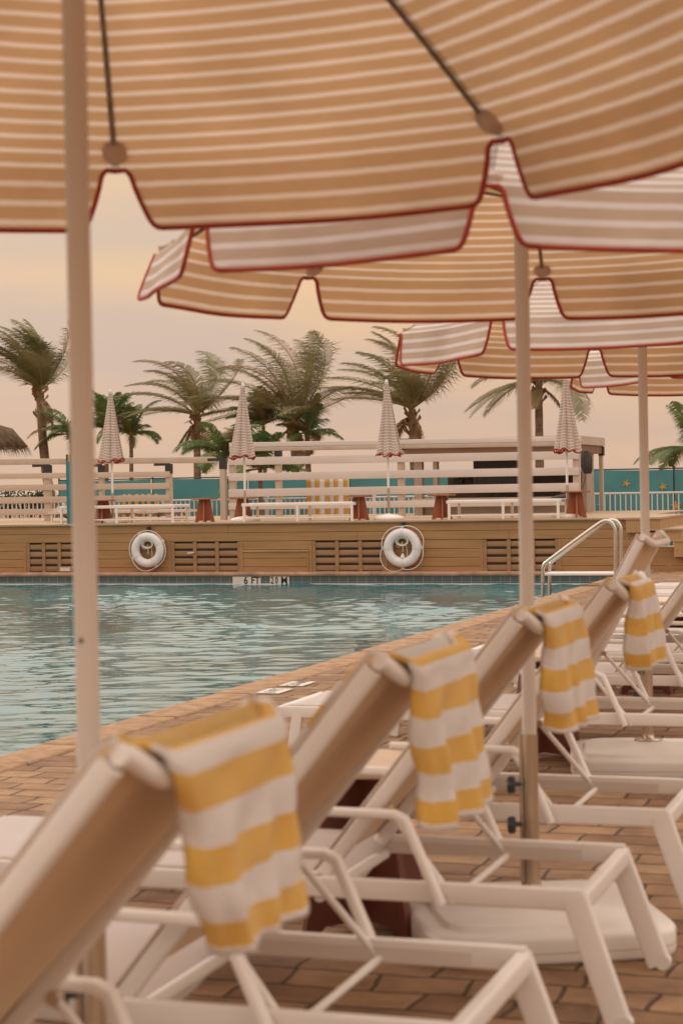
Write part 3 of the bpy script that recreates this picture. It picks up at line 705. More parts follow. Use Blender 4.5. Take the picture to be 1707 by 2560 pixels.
def daybed(x0, x1, label, vv=DECK_V+.42, h=.30, mid=()):
    a = V(x0, 1290, vv).x; b = V(x1, 1290, vv).x; r = empty('daybed', ((a+b)/2, vv+.3, DECK_Z), label, 'sun lounger', 'low white loungers on the far deck')
    L = (b-a)/2
    for y in (-.3, .3):
        m = MB(); m.bar((-L, y, h-.03), (L, y, h-.03), .03, .05); m.build('side_rail', M_['alu'], r)
        for x in (-L+.03, -L+.03+(2*L-.06)*.5, L-.03):
            MB().bar((x, y, 0), (x, y, h-.05), .03, .045).build('leg', M_['alu'], r)
        MB().bar((-L+.05, y, .06), (L-.05, y, .06), .02, .025).build('stretcher', M_['alu'], r)
    for x in (-L, L): MB().bar((x, -.3, h-.03), (x, .3, h-.03), .03, .05, side=(1, 0, 0)).build('end_rail', M_['alu'], r)
    MB().grid(16, 6, lambda s, t: (-L+2*L*s, -.29+.58*t, h-.002-.012*sin(PI*t)-.004*sin(9*s))).build('seat', M_['sling'], r)
    return r
daybed(150, 436, 'low white lounger on the deck above the left life ring')
daybed(606, 884, 'low white lounger on the deck between the two life rings')
daybed(1118, 1400, 'low white lounger on the deck right of the right life ring')
def deckchair(x0, x1, yb, label):
    vv = DECK_V+2.1; p = V((x0+x1)/2, 1290, vv); q0 = V(x0, 1290, vv).x-p.x; q1 = V(x1, 1290, vv).x-p.x; zt = V(x0, yb, vv).z-DECK_Z
    r = empty('deck_lounger', (p.x, vv, DECK_Z), label, 'sun lounger', 'pale loungers standing behind on the deck')
    MB().sweep([(q0, 0, .12), (q0+.03, .05, zt-.05), (q0+.1, .05, zt), (q1-.12, .05, zt-.01), (q1, 0, .12)], .5, .03, side=(0, 1, 0)).build('backrest', M_['sling'], r)
    MB().box(q0-.05, q1+.3, -.3, .3, .15, .19).build('seat', M_['sling'], r)
    for x in (q0, q1+.2): MB().bar((x, -.25, 0), (x, -.25, .15), .03, .03).build('leg', M_['alu'], r)
deckchair(146, 172, 1284, 'pale lounger back left of the teal pillar')
deckchair(285, 324, 1280, 'pale lounger back behind the leftmost low lounger')
deckchair(392, 442, 1278, 'pale lounger back left of the second rust red table')

# ---------------------------------------------------------------- slatted screens and the pool bar behind
def screen(name, vv, posts, slats, xr, beam, mp_, ms_, label, pw_=.10, brackets=(), zbot=DECK_Z):
    x0, x1 = xr; a = V(x0, 1200, vv); r = empty(name, (a.x, vv, DECK_Z), label, 'slatted screen'); off = Vector((a.x, vv, DECK_Z))
    for (xa, xb, yt) in posts:
        p0 = V(xa, yt, vv)-off; p1 = V(xb, yt, vv)-off
        po = MB().box(p0.x, p1.x, -.05, .05, 0, p0.z).build('post', mp_, r)
        if (xa, xb, yt) in brackets:
            MB().box(p0.x-.006, p1.x+.006, -.056, .056, p0.z-.17, p0.z).build('bracket', M_['black'], po)
            MB().box(p0.x-.22 if xa < 900 else p0.x, p1.x+(.006 if xa < 900 else .2), -.058, -.052, p0.z-.03, p0.z+.02).build('bracket_arm', M_['black'], po)
    for (ya, yb, yc, yd_) in slats:       # top left, bottom left, top right, bottom right
        A = V(x0, ya, vv)-off; B = V(x0, yb, vv)-off; C = V(x1, yc, vv)-off; D = V(x1, yd_, vv)-off
        zc0, zc1, h = (A.z+B.z)/2, (C.z+D.z)/2, (A.z-B.z+C.z-D.z)/2
        MB().bar((A.x, -.065, zc0), (C.x, -.065, zc1), .022, h, rad=.15).build('slat', ms_, r)
    for (xa, xb, ya, yb, yc, yd_, m) in beam:
        A = V(xa, ya, vv)-off; B = V(xa, yb, vv)-off; C = V(xb, yc, vv)-off; D = V(xb, yd_, vv)-off
        MB().bar((A.x, 0, (A.z+B.z)/2), (C.x, 0, (C.z+D.z)/2), .13, (A.z-B.z+C.z-D.z)/2, rad=.1).build('top_beam', m, r)
    return r
lp_ = [(111, 126, 1163), (248, 258, 1163), (416, 428, 1160)]
screen('slatted_screen', DECK_V+3.2, lp_, [(1184, 1199, 1179, 1192), (1213, 1228, 1207, 1222), (1244, 1260, 1237, 1252), (1274, 1289, 1268, 1283)], (-60, 428),
       [(-60, 538, 1148, 1163, 1142, 1157, M_['post'])], M_['post'], M_['slat'], 'beige slatted screen with a heavy top beam on the left part of the deck', brackets=lp_)
rp_ = [(551, 564, 1148), (689, 702, 1124), (994, 1009, 1100), (1432, 1449, 1108)]
screen('slatted_screen', DECK_V+2.5, [(574, 588, 1143)]+rp_, [(1143, 1164, 1128, 1147), (1183, 1203, 1168, 1187), (1223, 1243, 1207, 1227), (1257, 1275, 1246, 1262), (1296, 1306, 1286, 1297)], (575, 1449),
       [(576, 1451, 1107, 1119, 1090, 1103, M_['wslat']), (576, 1451, 1119.5, 1129, 1104, 1114, M_['post'])], M_['post'], M_['wslat'], 'white slatted screen in front of the pool bar', brackets=rp_[:3])
# the bar hut
vb = DECK_V+4.6
bar0 = V(1015, 1200, vb); hut = empty('pool_bar', (bar0.x, vb, DECK_Z), 'open timber pool bar with brown roof behind the white slatted screen', 'bar hut')
def bx(x0, x1, y0, y1, dv0, dv1): 
    a = V(x0, y0, vb)-hut.location; b = V(x1, y1, vb)-hut.location
    return (a.x, b.x, dv0, dv1, min(a.z, b.z), max(a.z, b.z))
MB().box(*bx(1012, 1446, 1111, 1131, -.3, 2.3)).build('roof', M_['soffit'], hut)
MB().box(*bx(1010, 1450, 1100, 1110, -.35, 2.35)).build('roof_edge', M_['post'], hut)
for (xa, xb) in ((1038, 1060), (1085, 1098)):
    MB().box(*bx(xa, xb, 1131, 1304, -.1, .05)).build('post', M_['barwood'], hut)
pr_ = MB().box(*bx(1437, 1449, 1112, 1300, 2.2, 2.32)).build('post', M_['post'], hut)
MB().box(*bx(1436, 1450, 1112, 1136, 2.195, 2.325)).build('bracket', M_['black'], pr_)
MB().box(*bx(1060, 1430, 1268, 1306, .0, .06)).build('counter_front', M_['barwood'], hut)
MB().box(*bx(1035, 1440, 1247, 1252, -.2, .4)).build('counter', M_['post'], hut)
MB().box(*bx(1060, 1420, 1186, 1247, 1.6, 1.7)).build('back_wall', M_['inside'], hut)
MB().box(*bx(1425, 1440, 1127, 1300, 1.0, 1.7)).build('side_wall', M_['barwood'], hut)
for q, (xa, xb, ya, yb) in enumerate(((1100, 1122, 1196, 1212), (1126, 1150, 1197, 1210), (1152, 1180, 1203, 1216))):
    b = MB(); c = bx(xa, xb, ya, yb, .9, 1.2); b.bar((c[0], 1.05, (c[4]+c[5])/2), (c[1], 1.05, (c[4]+c[5])/2), .2, c[5]-c[4], rad=.3); b.lathe([(.05, 0), (.05, .04), (.02, .05)], ((c[0]+c[1])/2, 1.05, c[5]), 10)
    b.build('bar_appliance', M_['cover'], hut)
tv = empty('outdoor_screen', V(1240, 1240, vb+.5), 'large dark screen panel inside the pool bar', 'screen')
a = V(1184, 1149, vb+.5)-tv.location; b = V(1301, 1215, vb+.5)-tv.location
MB().bar((a.x, 0, (a.z+b.z)/2), (b.x, 0, (a.z+b.z)/2), .08, a.z-b.z, rad=.15).build('panel', M_['inside'], tv)
MB().box(a.x+.03, b.x-.03, -.046, -.041, b.z+.03, a.z-.03).build('glass', M_['cover'], tv)
MB().tube([(0, .1, b.z+.1), (0, .15, -.6)], .03, 8).build('stand', M_['black'], tv)
# speaker wrapped in black, hanging from the right post
p = V(1465, 1156, vb-1.0); sp_ = empty('covered_speaker', p, 'black plastic wrapped speaker hanging from the right end of the pool bar', 'speaker')
sm = MB(); rings = []
for i in range(11):
    s = i/10; z = .19-.38*s; w_ = .105*(sin(PI*(.12+.80*s))**.45); rings.append([(w_*cos(a)*(1+.10*sin(5*a+7*s))-.012+.03*s, w_*.8*sin(a)*(1+.1*cos(4*a+5*s)), z) for a in [2*PI*k/20 for k in range(20)]])
sm.loft(rings); sm.build('wrapped_body', M_['cover'], sp_)
MB().bar((-.02, .12, .2), (-.02, .12, .1), .04, .04, side=(1, 0, 0)).build('mount', M_['black'], sp_)
MB().tube([(.0, 0, -.18), (-.06, 0, -.4), (-.12, 0, -.5)], .006, 6).build('cable', M_['black'], sp_)
p = V(1398, 1240, DECK_V+1.4); bg_ = empty('dark_bag', (p.x, p.y, V(1398, 1247, DECK_V+1.4).z), 'small dark bag left on the rail beside the rightmost rust red table', 'bag')
rg = [[(x_, y_, z_) for x_, y_, z_ in [(.17*s*cos(a)+.03*i, .07*s*sin(a), .02*i) for a in [2*PI*k/14 for k in range(14)]]] for i, s in enumerate((1, 1.05, .95, .6, .2))]
MB().loft(rg).build('bag_body', M_['cover'], bg_); MB().tube([(.1, 0, .06), (.2, 0, .12), (.22, 0, .05)], .008, 6).build('handle', M_['black'], bg_)

# teal pillar at the left
vv = DECK_V+.30; a = V(168, 1154, vv); b = V(196, 1309, vv)
tp = empty('teal_pillar', ((a.x+b.x)/2, vv, DECK_Z), 'narrow teal pillar with blue and yellow striped cap beside the near white pole', 'pillar')
hw_ = (b.x-a.x)/2; hz = a.z-DECK_Z
MB().box(-hw_, hw_, -.05, .12, 0, hz).build('shaft', M_['teal'], tp)
cz = V(168, 1136, vv).z-DECK_Z
for q in range(5):
    x = -hw_+2*hw_*q/5; MB().box(x, x+2*hw_/5, -.045, .11, hz+.004, cz).build('cap_stripe', (M_['navy'] if 'navy' in M_ else M_.setdefault('navy', mat('navy_cloth', (.05, .07, .10), .7))) if q % 2 == 0 else M_['yellow'], tp)

# ---------------------------------------------------------------- fences beyond the deck
FV = 37.5
zf = 1.545
banner = MB()
def cloth_fn(x0, x1): return lambda s, t: (x0+(x1-x0)*s, .02*sin(11*s*(x1-x0)*.35+2*t)+.015*sin(3.1*(x0+(x1-x0)*s))*t, -.3+(zf+.3-.02*abs(sin((x0+(x1-x0)*s)*1.3)))*t)
bfe = empty('banner_fence', (0, FV+.6, 0), 'long teal cloth fence with small yellow turtle shapes beyond the deck', 'fence')
M_['tealcloth'] = mat('teal_cloth', (.075, .25, .265), .8, .12, 1.2, bump=.5, bscale=3)
_x0 = V(146, 1240, FV+.6).x; xs = [_x0+2.3*i for i in range(9)]
for i in range(len(xs)-1):
    MB().grid(16, 8, cloth_fn(xs[i]+.012, xs[i+1]-.012)).build('banner_panel', M_['tealcloth'], bfe)
for x in xs: MB().tube([(x, .05, -.3), (x, .05, zf+.06)], .022, 8).build('post', M_['black'], bfe)
MB().tube([(xs[0], .04, zf+.01), (xs[-1], .04, zf+.01)], .014, 8).build('top_rail', M_['black'], bfe)
def turtle(x, y, s, rot):
    p = V(x, y, FV+.54); m = MB(); cx, cz_ = p.x, p.z
    def ell(ox, oz, rx, rz_, a):
        o_ = []
        for k in range(14):
            b_ = 2*PI*k/14; ex, ez = rx*cos(b_), rz_*sin(b_); o_.append((cx+(ox+ex*cos(a)-ez*sin(a))*s*cos(rot)-(oz+ex*sin(a)+ez*cos(a))*s*sin(rot), 0, cz_+(ox+ex*cos(a)-ez*sin(a))*s*sin(rot)+(oz+ex*sin(a)+ez*cos(a))*s*cos(rot)))
        m.loft([[(q[0], -.058, q[2]) for q in o_], [(q[0], -.052, q[2]) for q in o_]])
    ell(0, 0, .055, .075, 0); ell(0, .10, .022, .03, 0)
    ell(.08, .045, .055, .018, .5); ell(-.08, .045, .055, .018, -.5+PI); ell(.06, -.07, .035, .014, -.8); ell(-.06, -.07, .035, .014, .8+PI)
    m.build('turtle_print', M_['yellow'], bfe)
turtle(1566, 1209, .6, .9); turtle(1656, 1217, .6, -.9); turtle(466, 1296, .9, .9); turtle(1505, 1263, .7, .3); turtle(1690, 1265, .8, .2)
# white picket railing in front of it
def railing(x0, x1, vv, zt_, zb, label, step=.105):
    r = empty('picket_railing', (x0, vv, zb), label, 'railing'); L = x1-x0; h = zt_-zb
    MB().bar((0, 0, h-.02), (L, 0, h-.02), .04, .04).build('top_rail', M_['white'], r); MB().bar((0, 0, .10), (L, 0, .10), .03, .035).build('bottom_rail', M_['white'], r)
    m = MB(); q = .06
    while q < L-.03: m.box(q-.011, q+.011, -.011, .011, .10, h-.03); q += step
    m.build('picket', M_['white'], r)['kind'] = 'stuff'
    for k in range(int(L/2.4)+1):
        x = min(L, 2.4*k); MB().box(x-.035, x+.035, -.035, .035, 0, h+.05).build('post', M_['white'], r)
railing(V(-80, 1240, FV).x, V(1476, 1240, FV).x, FV, 1.09, -.1, 'long white picket railing behind the screens on the deck')
railing(V(1478, 1240, FV-.2).x, V(1800, 1240, FV-.2).x, FV-.2, 1.09, -.1, 'white picket railing in front of the teal cloth fence right of the pool bar')
# striped yellow and white hangings
def hanging(x0, x1, y0, y1, vv, label, cat='striped cloth', alt='white', nst=None):
    a = V(x0, y0, vv); b = V(x1, y1, vv); r = empty('striped_cloth', (a.x, vv, b.z), label, cat); w_ = b.x-a.x; h = a.z-b.z
    n_ = nst or max(3, int(w_/.085))
    for k in range(n_):
        s0, s1 = k/n_, (k+1)/n_
        solid(MB().grid(3, 10, lambda s, t, s0=s0, s1=s1: (w_*(s0+(s1-s0)*s), .03*sin(14*(s0+(s1-s0)*s)+1.3*t), h*t)).build('stripe', M_['yellow'] if k % 2 == 0 else M_[alt], r), .006)
hanging(764, 871, 1196, 1306, FV-.35, 'yellow and white striped cloth hung behind the white slatted screen', nst=9)
hanging(305, 394, 1236, 1298, FV-.35, 'yellow and teal striped cloth low on the railing behind the leftmost screen', alt='teal', nst=11)

# ---------------------------------------------------------------- thatched parasol at the left edge
p = V(-62, 1142, 44.0); th = empty('thatched_parasol', (p.x, 44.0, -.1), 'brown thatched parasol cut off by the left edge of the photo', 'thatched parasol')
m = MB(); rt = random.Random(4); zc = V(-62, 1042, 44).z; zb = V(-62, 1118, 44).z; Rt = V(58, 1140, 44).x-p.x
m.lathe([(.05, zc+.15), (.25, zc), (.7*Rt, (zc+zb)/2+.18), (.98*Rt, zb+.10), (.9*Rt, zb+.05)], n=40, caps=False)
m.build('thatch_roof', M_['thatch'], th)
m = MB()
for k in range(2600):
    a = rt.uniform(0, 2*PI); s = rt.uniform(.1, 1)**.6; z = zc+(zb-zc)*s**1.3+.04; rr = Rt*s
    L = rt.uniform(.18, .36); dz = -L*rt.uniform(.6, 1.0) if s > .93 else -L*.55; ro = L*.45
    w_ = .012; t_ = (-sin(a)*w_, cos(a)*w_); c0 = (rr*cos(a), rr*sin(a), z+.02); c1 = ((rr+ro)*cos(a+.03), (rr+ro)*sin(a+.03), z+dz)
    m.add([(c0[0]-t_[0], c0[1]-t_[1], c0[2]), (c0[0]+t_[0], c0[1]+t_[1], c0[2]), c1], [(0, 1, 2)])
m.build('thatch_fringe', M_['thatch'], th); MB().tube([(0, 0, 0), (0, 0, zc)], .08, 10).build('post', M_['trunk'], th)

# ---------------------------------------------------------------- palms
def frond(mb, st, base, az, el, L, wind, droop, rg, lw=.021, ll=.42, wdir=Vector((-.93, -.32, .12)), twist=0):
    d = Vector((cos(az)*cos(el), sin(az)*cos(el), sin(el))); p = Vector(base); n_ = 24; ds = L/n_; pts = [p.copy()]; dirs = [d.copy()]
    for i in range(n_):
        s = i/n_; d = (d + wdir*(wind*ds*(.4+1.6*s)) + Vector((0, 0, -1))*(droop*ds*(.3+1.7*s))).normalized(); p = p+d*ds; pts.append(p.copy()); dirs.append(d.copy())
    st.tube(pts[::2], [.022*(1-.85*i/(n_/2)) for i in range(n_//2+1)], 5)
    for i in range(3, n_+1):
        for sub in range(3):
            s = (i-sub/3)/n_; f = i-sub/3; i0 = int(f); fr = f-i0; c = pts[i0].lerp(pts[min(i0+1, n_)], fr) if i0 < n_ else pts[n_]; d = dirs[min(i0, n_)]
            up = Vector((0, 0, 1)); sd_ = d.cross(up)
            if sd_.length < .15: sd_ = Vector((cos(az+PI/2), sin(az+PI/2), 0))
            sd_.normalize(); nn = sd_.cross(d).normalized()
            ln = ll*(sin(PI*min(1, .12+.86*s))**.55)*rg.uniform(.8, 1.12)
            for sg in (-1, 1):
                if rg.random() < .07: continue
                q = (sd_*sg*.75+d*.62+nn*(.15+twist*sg)).normalized()
                m1 = c+q*ln*.5; q2 = (q+wdir*(wind*.95)+Vector((0, 0, -1))*(.60+droop*.35)+Vector((rg.gauss(0, .11), rg.gauss(0, .11), rg.gauss(0, .11)))).normalized(); e = m1+q2*ln*.62
                wv = d*(lw*.5)
                mb.add([c-wv, c+wv, m1+wv*.9, m1-wv*.9, e], [(0, 1, 2, 3), (3, 2, 4)])
def palm(name, label, base, crown, nf, L, seed, leafm='frond', wind=.55, droop=.45, tr=.10, ll=.42, bend=.0, dead=3, elr=(-.1, 1.35), azc=None, azs=PI, sheath=True, vv=44.0, group='wind blown palms behind the deck'):
    rg = random.Random(seed); B = V(base[0], base[1], vv); B.z = -.2; C = V(crown[0], crown[1], vv)
    r = empty(name, B, label, 'palm tree', group); c = C-B
    m = MB(); pts = []; rs = []
    for i in range(15):
        s = i/14; pts.append((c.x*s+bend*sin(PI*s), c.y*s, c.z*s)); rs.append(tr*(1.02-.32*s)*(1+.07*(i % 2)))
    m.tube(pts, rs, 12); m.build('trunk', M_['trunk'], r)
    mb = MB(); st = MB(); dr = MB()
    nf = int(nf*1.35)
    for k in range(nf):
        az = (2*PI*k/nf+rg.uniform(-.3, .3)) if azc is None else azc+rg.uniform(-azs, azs)
        el = rg.uniform(*elr)
        frond(mb if rg.random() > .12 else dr, st, (c.x, c.y, c.z), az, el, L*rg.uniform(.78, 1.1), wind*rg.uniform(.6, 1.3), droop*rg.uniform(.6, 1.4), rg, ll=ll)
    cr_ = mb.build('crown', M_[leafm], r); st.build('frond_stalks', M_['stalk'], cr_)
    for k in range(dead): frond(dr, dr, (c.x, c.y, c.z-.15), rg.uniform(0, 6.28), rg.uniform(-1.2, -.5), L*.4, .2, .9, rg, ll=ll*.55)
    if dr.v: dr.build('dry_fronds', M_['frond3'], r)
    if sheath:
        sh = MB()
        for k in range(26):
            a = rg.uniform(0, 6.28); z = c.z-rg.uniform(0, .75); w_ = .05; o_ = tr*.9; x0 = c.x*(z/c.z)+bend*sin(PI*z/c.z)
            t_ = Vector((-sin(a), cos(a), 0))*w_; e = Vector((cos(a), sin(a), 0)); q = Vector((x0, c.y*(z/c.z), z))
            sh.add([q+e*o_*.7-t_, q+e*o_*.7+t_, q+e*(o_+.07)+t_*.5+Vector((0, 0, .2)), q+e*(o_+.11)-t_*.3+Vector((0, 0, .12))], [(0, 1, 2, 3)])
        sh.build('dead_sheaths', M_['boot'], r)
    return r
GP = 'wind blown palms behind the deck'
palm('palm_tree', 'wind blown palm at the left edge, crown above the thatched parasol', (150, 1300), (100, 978), 17, 2.0, 1, wind=.55, droop=.15, tr=.14, ll=.62, bend=-.12, elr=(.5, 1.5))
palm('palm_tree', 'low green palm just left of the near white pole', (205, 1310), (180, 1085), 12, 1.25, 2, 'frond2', wind=.5, droop=.9, ll=.34, elr=(0, 1.2), dead=0, sheath=False)
palm('palm_tree', 'low bronze green palm behind the leftmost folded umbrella', (262, 1310), (268, 1075), 13, 1.2, 3, 'frond2', wind=.25, droop=.7, ll=.34, tr=.07, elr=(.4, 1.4), dead=0, sheath=False)
palm('palm_tree', 'slim green palm right of the leftmost folded umbrella', (328, 1310), (328, 1090), 10, 1.15, 4, 'frond2', wind=-.1, droop=1.5, ll=.3, tr=.065, elr=(.3, 1.4), dead=0, sheath=False)
palm('palm_tree', 'wind blown palm with a bare upper trunk between the two left folded umbrellas', (494, 1310), (492, 1038), 13, 2.3, 15, wind=.75, droop=.35, tr=.11, ll=.55, elr=(.1, 1.3))
palm('palm_tree', 'small green palm with an orange stalked crown right of the second folded umbrella', (667, 1310), (658, 1062), 13, 1.0, 6, 'frond2', wind=.5, droop=.7, ll=.36, tr=.06, elr=(.0, 1.3), dead=1, sheath=False)
palm('palm_tree', 'tallest wind blown palm, spreading crown left of the middle folded umbrella', (742, 1310), (735, 1052), 15, 2.7, 27, wind=.45, droop=.30, tr=.13, ll=.62, elr=(.25, 1.5))
palm('palm_tree', 'short dense green palm crowded against the tallest one', (775, 1310), (768, 1085), 13, 1.05, 8, 'frond2', wind=.2, droop=.7, ll=.34, tr=.09, elr=(.0, 1.3), dead=1, sheath=False)
palm('palm_tree', 'wind blown palm with a shaggy trunk right of the middle folded umbrella', (1042, 1310), (1030, 1022), 16, 2.35, 9, wind=.70, droop=.25, tr=.13, ll=.60, elr=(.2, 1.45))
palm('palm_tree', 'palm with its crown half hidden by open umbrellas, left of the rightmost folded umbrella', (1350, 1310), (1346, 950), 14, 1.9, 12, wind=.35, droop=.55, tr=.12, ll=.58, elr=(-.1, 1.2))
palm('palm_tree', 'green palm at the right edge above the teal cloth fence', (1740, 1310), (1735, 1120), 15, 1.35, 13, 'frond2', wind=-.15, droop=.8, ll=.42, tr=.1, elr=(-.2, 1.2), dead=0, sheath=False)
palm('palm_tree', 'low drooping green palm in front of the gap between the two slatted screens', (566, 1320), (560, 1140), 13, 1.1, 14, 'frond2', wind=.25, droop=1.0, ll=.36, tr=.06, elr=(-.1, 1.2), dead=0, sheath=False, vv=35.6)
palm('palm_tree', 'low green palm behind the left end of the white slatted screen', (655, 1320), (650, 1172), 13, 1.05, 16, 'frond2', wind=.1, droop=1.0, ll=.36, tr=.06, elr=(-.1, 1.2), dead=0, sheath=False, vv=36.2)
# dune scrub beyond the railing at the left
rs_ = random.Random(8)
for q, (x, y, s, lab) in enumerate(((22, 1232, .55, 'yellow green dune bush at the far left behind the slatted screen'), (100, 1236, .42, 'dark dune bush behind the left post of the slatted screen'))):
    p = V(x, y, 46.); b = empty('dune_bush', (p.x, 46., -.3), lab, 'bush'); m = MB()
    for k in range(900):
        a = rs_.uniform(0, 6.28); e = rs_.uniform(0, 1.5); rr = s*rs_.uniform(.4, 1)
        c = Vector((rr*1.5*cos(a)*cos(e), rr*sin(a)*cos(e), p.z+.3-s+.1+rr*1.1*sin(e)+rs_.uniform(-.3, .1))); d = Vector((rs_.gauss(0, 1), rs_.gauss(0, 1), rs_.gauss(0, 1))).normalized()*.06; t_ = d.orthogonal().normalized()*.018
        m.add([c-d, c+t_, c+d, c-t_], [(0, 1, 2, 3)])
    m.build('foliage', M_['hedge'], b); MB().tube([(0, 0, 0), (.03, 0, .5), (0, 0, 1.0)], .04, 6).build('stem', M_['trunk'], b)

# ---------------------------------------------------------------- pool hand rail
pa = G(1356, 1493, WZ); pb = G(1538, 1441, 0)
hr_ = empty('pool_handrail', ((pa.x+pb.x)/2, (pa.y+pb.y)/2, 0), 'pair of polished steel handrails with a white step plank over the pool edge', 'handrail')
o = hr_.location; vr = 23.6
for dv in (0, .42):
    vq = vr+dv
    P = [V(1356, 1500, vq), V(1356, 1424, vq), V(1359, 1412, vq), V(1370, 1402, vq), V(1496, 1309, vq), V(1512, 1301, vq), V(1527, 1304, vq), V(1536, 1318, vq), V(1538, 1336, vq), V(1538, 1443, vq)]
    if dv: P = [q+Vector((0.0, 0, 0)) for q in [V(1356, 1500, vr), V(1356, 1424, vr), V(1359, 1412, vr), V(1370, 1402, vr), V(1496, 1309, vr), V(1512, 1301, vr), V(1527, 1304, vr), V(1536, 1318, vr), V(1538, 1336, vr), V(1538, 1443, vr)]]; P = [q+Vector((0, dv, 0)) for q in P]
    # round the polyline
    for _ in range(2):
        Q = [P[0]]
        for i in range(len(P)-1): Q += [P[i].lerp(P[i+1], .25), P[i].lerp(P[i+1], .75)]
        Q.append(P[-1]); P = Q
    P[0].z = -.4; P[-1].z = .0
    MB().tube([q-o for q in P], .025, 12).build('rail', M_['chrome'], hr_)
    MB().lathe([(.045, 0), (.045, .008), (.024, .014)], P[-1]-o, 14).build('flange', M_['chrome'], hr_)
a = V(1362, 1436, vr)-o; b = V(1536, 1436, vr)-o
for k in range(3): MB().bar((a.x, a.y+.03+.15*k, a.z), (b.x, a.y+.03+.15*k, a.z), .12, .035, side=(0, 1, 0)).build('plank', M_['white'], hr_)

# ---------------------------------------------------------------- sun loungers
LW, LR = .62, .344
def tz(t):
    k = min(1, max(0, min(t, 1-t)/.15)); return k*k*(3-2*k)
def make_lounger(ang, label):
    r = empty('sun_lounger', (0, 0, 0), label, 'sun lounger', 'white sun loungers in a row beside the pool')
    hx = .975; A = R_(ang); piv = Vector((hx-.705, 0, .325)); BL = .885
    bd = Vector((cos(A), 0, sin(A))); bn = Vector((sin(A), 0, -cos(A)))           # bn points to the back
    for sg in (-1, 1):
        y = sg*(LW/2-.014)
        rl = MB(); rl.bar((-hx+.02, y, LR-.027), (hx-.004, y, LR-.027), .026, .054, rad=.22)
        ro = rl.build('side_rail', M_['alu'], r)
        MB().box(-.1, hx-.12, y-sg*.0133-.002 if sg > 0 else y+.0113, y-.0113 if sg > 0 else y+.0155, LR-.044, LR-.017).build('groove', M_['alu2'], ro)
        lg = MB(); lg.bar((hx-.026, y, LR-.02), (hx+.085, y+sg*.012, .012), .030, .064, rad=.22)
        lo = lg.build('leg', M_['alu'], r)
        MB().tube([(hx+.095, y+sg*.012-.016, .022), (hx+.095, y+sg*.012+.016, .022)], .022, 12).build('foot_cap', M_['plastic'], lo)
        lg = MB(); lg.bar((-hx+.09, y, LR-.03), (-hx+.045, y+sg*.008, .0), .028, .05, rad=.22); lg.build('leg', M_['alu'], r)
        # armrest: bent flat tube outside the rail
        ya = sg*(LW/2+.024); am = MB(); P = [Vector((hx-.87, ya, .520)), Vector((hx-.475, ya, .517)), Vector((hx-.448, ya, .505)), Vector((hx-.355, ya, LR-.05))]
        am.sweep(P, .036, .022, rad=.35); ao = am.build('armrest', M_['alu'], r)
        MB().tube([(hx-.36, sg*(LW/2-.01), LR-.035), (hx-.36, sg*(LW/2+.035), LR-.035)], .008, 8).build('bolt', M_['steel'], ao)
    cb = MB(); cb.bar((hx-.01, -LW/2+.02, LR-.035), (hx-.01, LW/2-.02, LR-.035), .034, .05, side=(1, 0, 0), rad=.25); cb.build('cross_bar', M_['alu'], r)
    cb = MB(); cb.bar((-hx, -LW/2, LR-.022), (-hx, LW/2, LR-.022), .05, .035, side=(1, 0, 0), rad=.4); cb.build('cross_bar', M_['alu'], r)
    cb = MB(); cb.bar((piv.x+.01, -LW/2+.02, LR-.055), (piv.x+.01, LW/2-.02, LR-.055), .028, .03, side=(1, 0, 0), rad=.4); cb.build('cross_bar', M_['alu'], r)
    # seat sling, slack where it meets the backrest
    x0, x1 = -hx-.01, piv.x+.02
    def seatf(s, t):
        x = x0+(x1-x0)*s; sag = .012*sin(PI*t)+.075*max(0, (s-.82)/.18)**1.6*(sin(PI*t)**.7)
        return (x, -LW/2+.012+(LW-.024)*t, LR+.006-sag-(.02*max(0, .03-s)/.03))
    solid(MB().grid(40, 14, seatf).build('seat', M_['sling'], r), .006)
    # backrest: two side tubes, bowed head tube
    fr_ = MB(); top = piv+bd*BL; bow = .050
    for sg in (-1, 1):
        y = sg*(LW/2-.042); fr_.bar(piv+Vector((0, y, 0)), top+Vector((0, y, 0))-bd*.02, .030, .040, rad=.35)
    P = []
    for j in range(25):
        t = j/24; y = -LW/2+.042+(LW-.084)*t; e = tz(t)
        P.append(top+Vector((0, y, 0))+bn*(bow*e)-bd*(.025*(1-e)*0+.012*e))
    fr_.tube(P, .0165, 12)
    bo = fr_.build('backrest_frame', M_['alu'], r)
    def backf(s, t):
        e = tz(t)
        c = piv+bd*(BL*(.02+.985*s))+Vector((0, -LW/2+.030+(LW-.060)*t, 0))
        dep = -.022+(bow*s**2.2+.018*sin(PI*s))*e
        return tuple(c+bn*dep)
    solid(MB().grid(14, 30, lambda a_, b_: backf(b_, a_)).build('backrest_sling', [M_['sling_bounce'], M_['sling']], bo), .006, mo=1)
    # prop frame
    pf = MB(); s0 = piv+bd*.27+bn*.028; s1 = Vector((hx-.335, 0, LR-.045))
    for sg in (-1, 1):
        y = sg*(LW/2-.052); pf.tube([s0+Vector((0, y, 0)), s1+Vector((0, sg*(LW/2-.020), 0))], .0085, 10)
    pf.tube([s1+Vector((0, -LW/2+.0, 0)), s1+Vector((0, LW/2-.0, 0))], .0095, 10); po_ = pf.build('prop_frame', M_['alu'], r)
    for sg in (-1, 1): MB().tube([s0+Vector((0, sg*(LW/2-.064), 0)), s0+Vector((0, sg*(LW/2-.040), 0))], .012, 10).build('pivot_bolt', M_['steel'], po_)
    return r, piv, bd, bn, BL
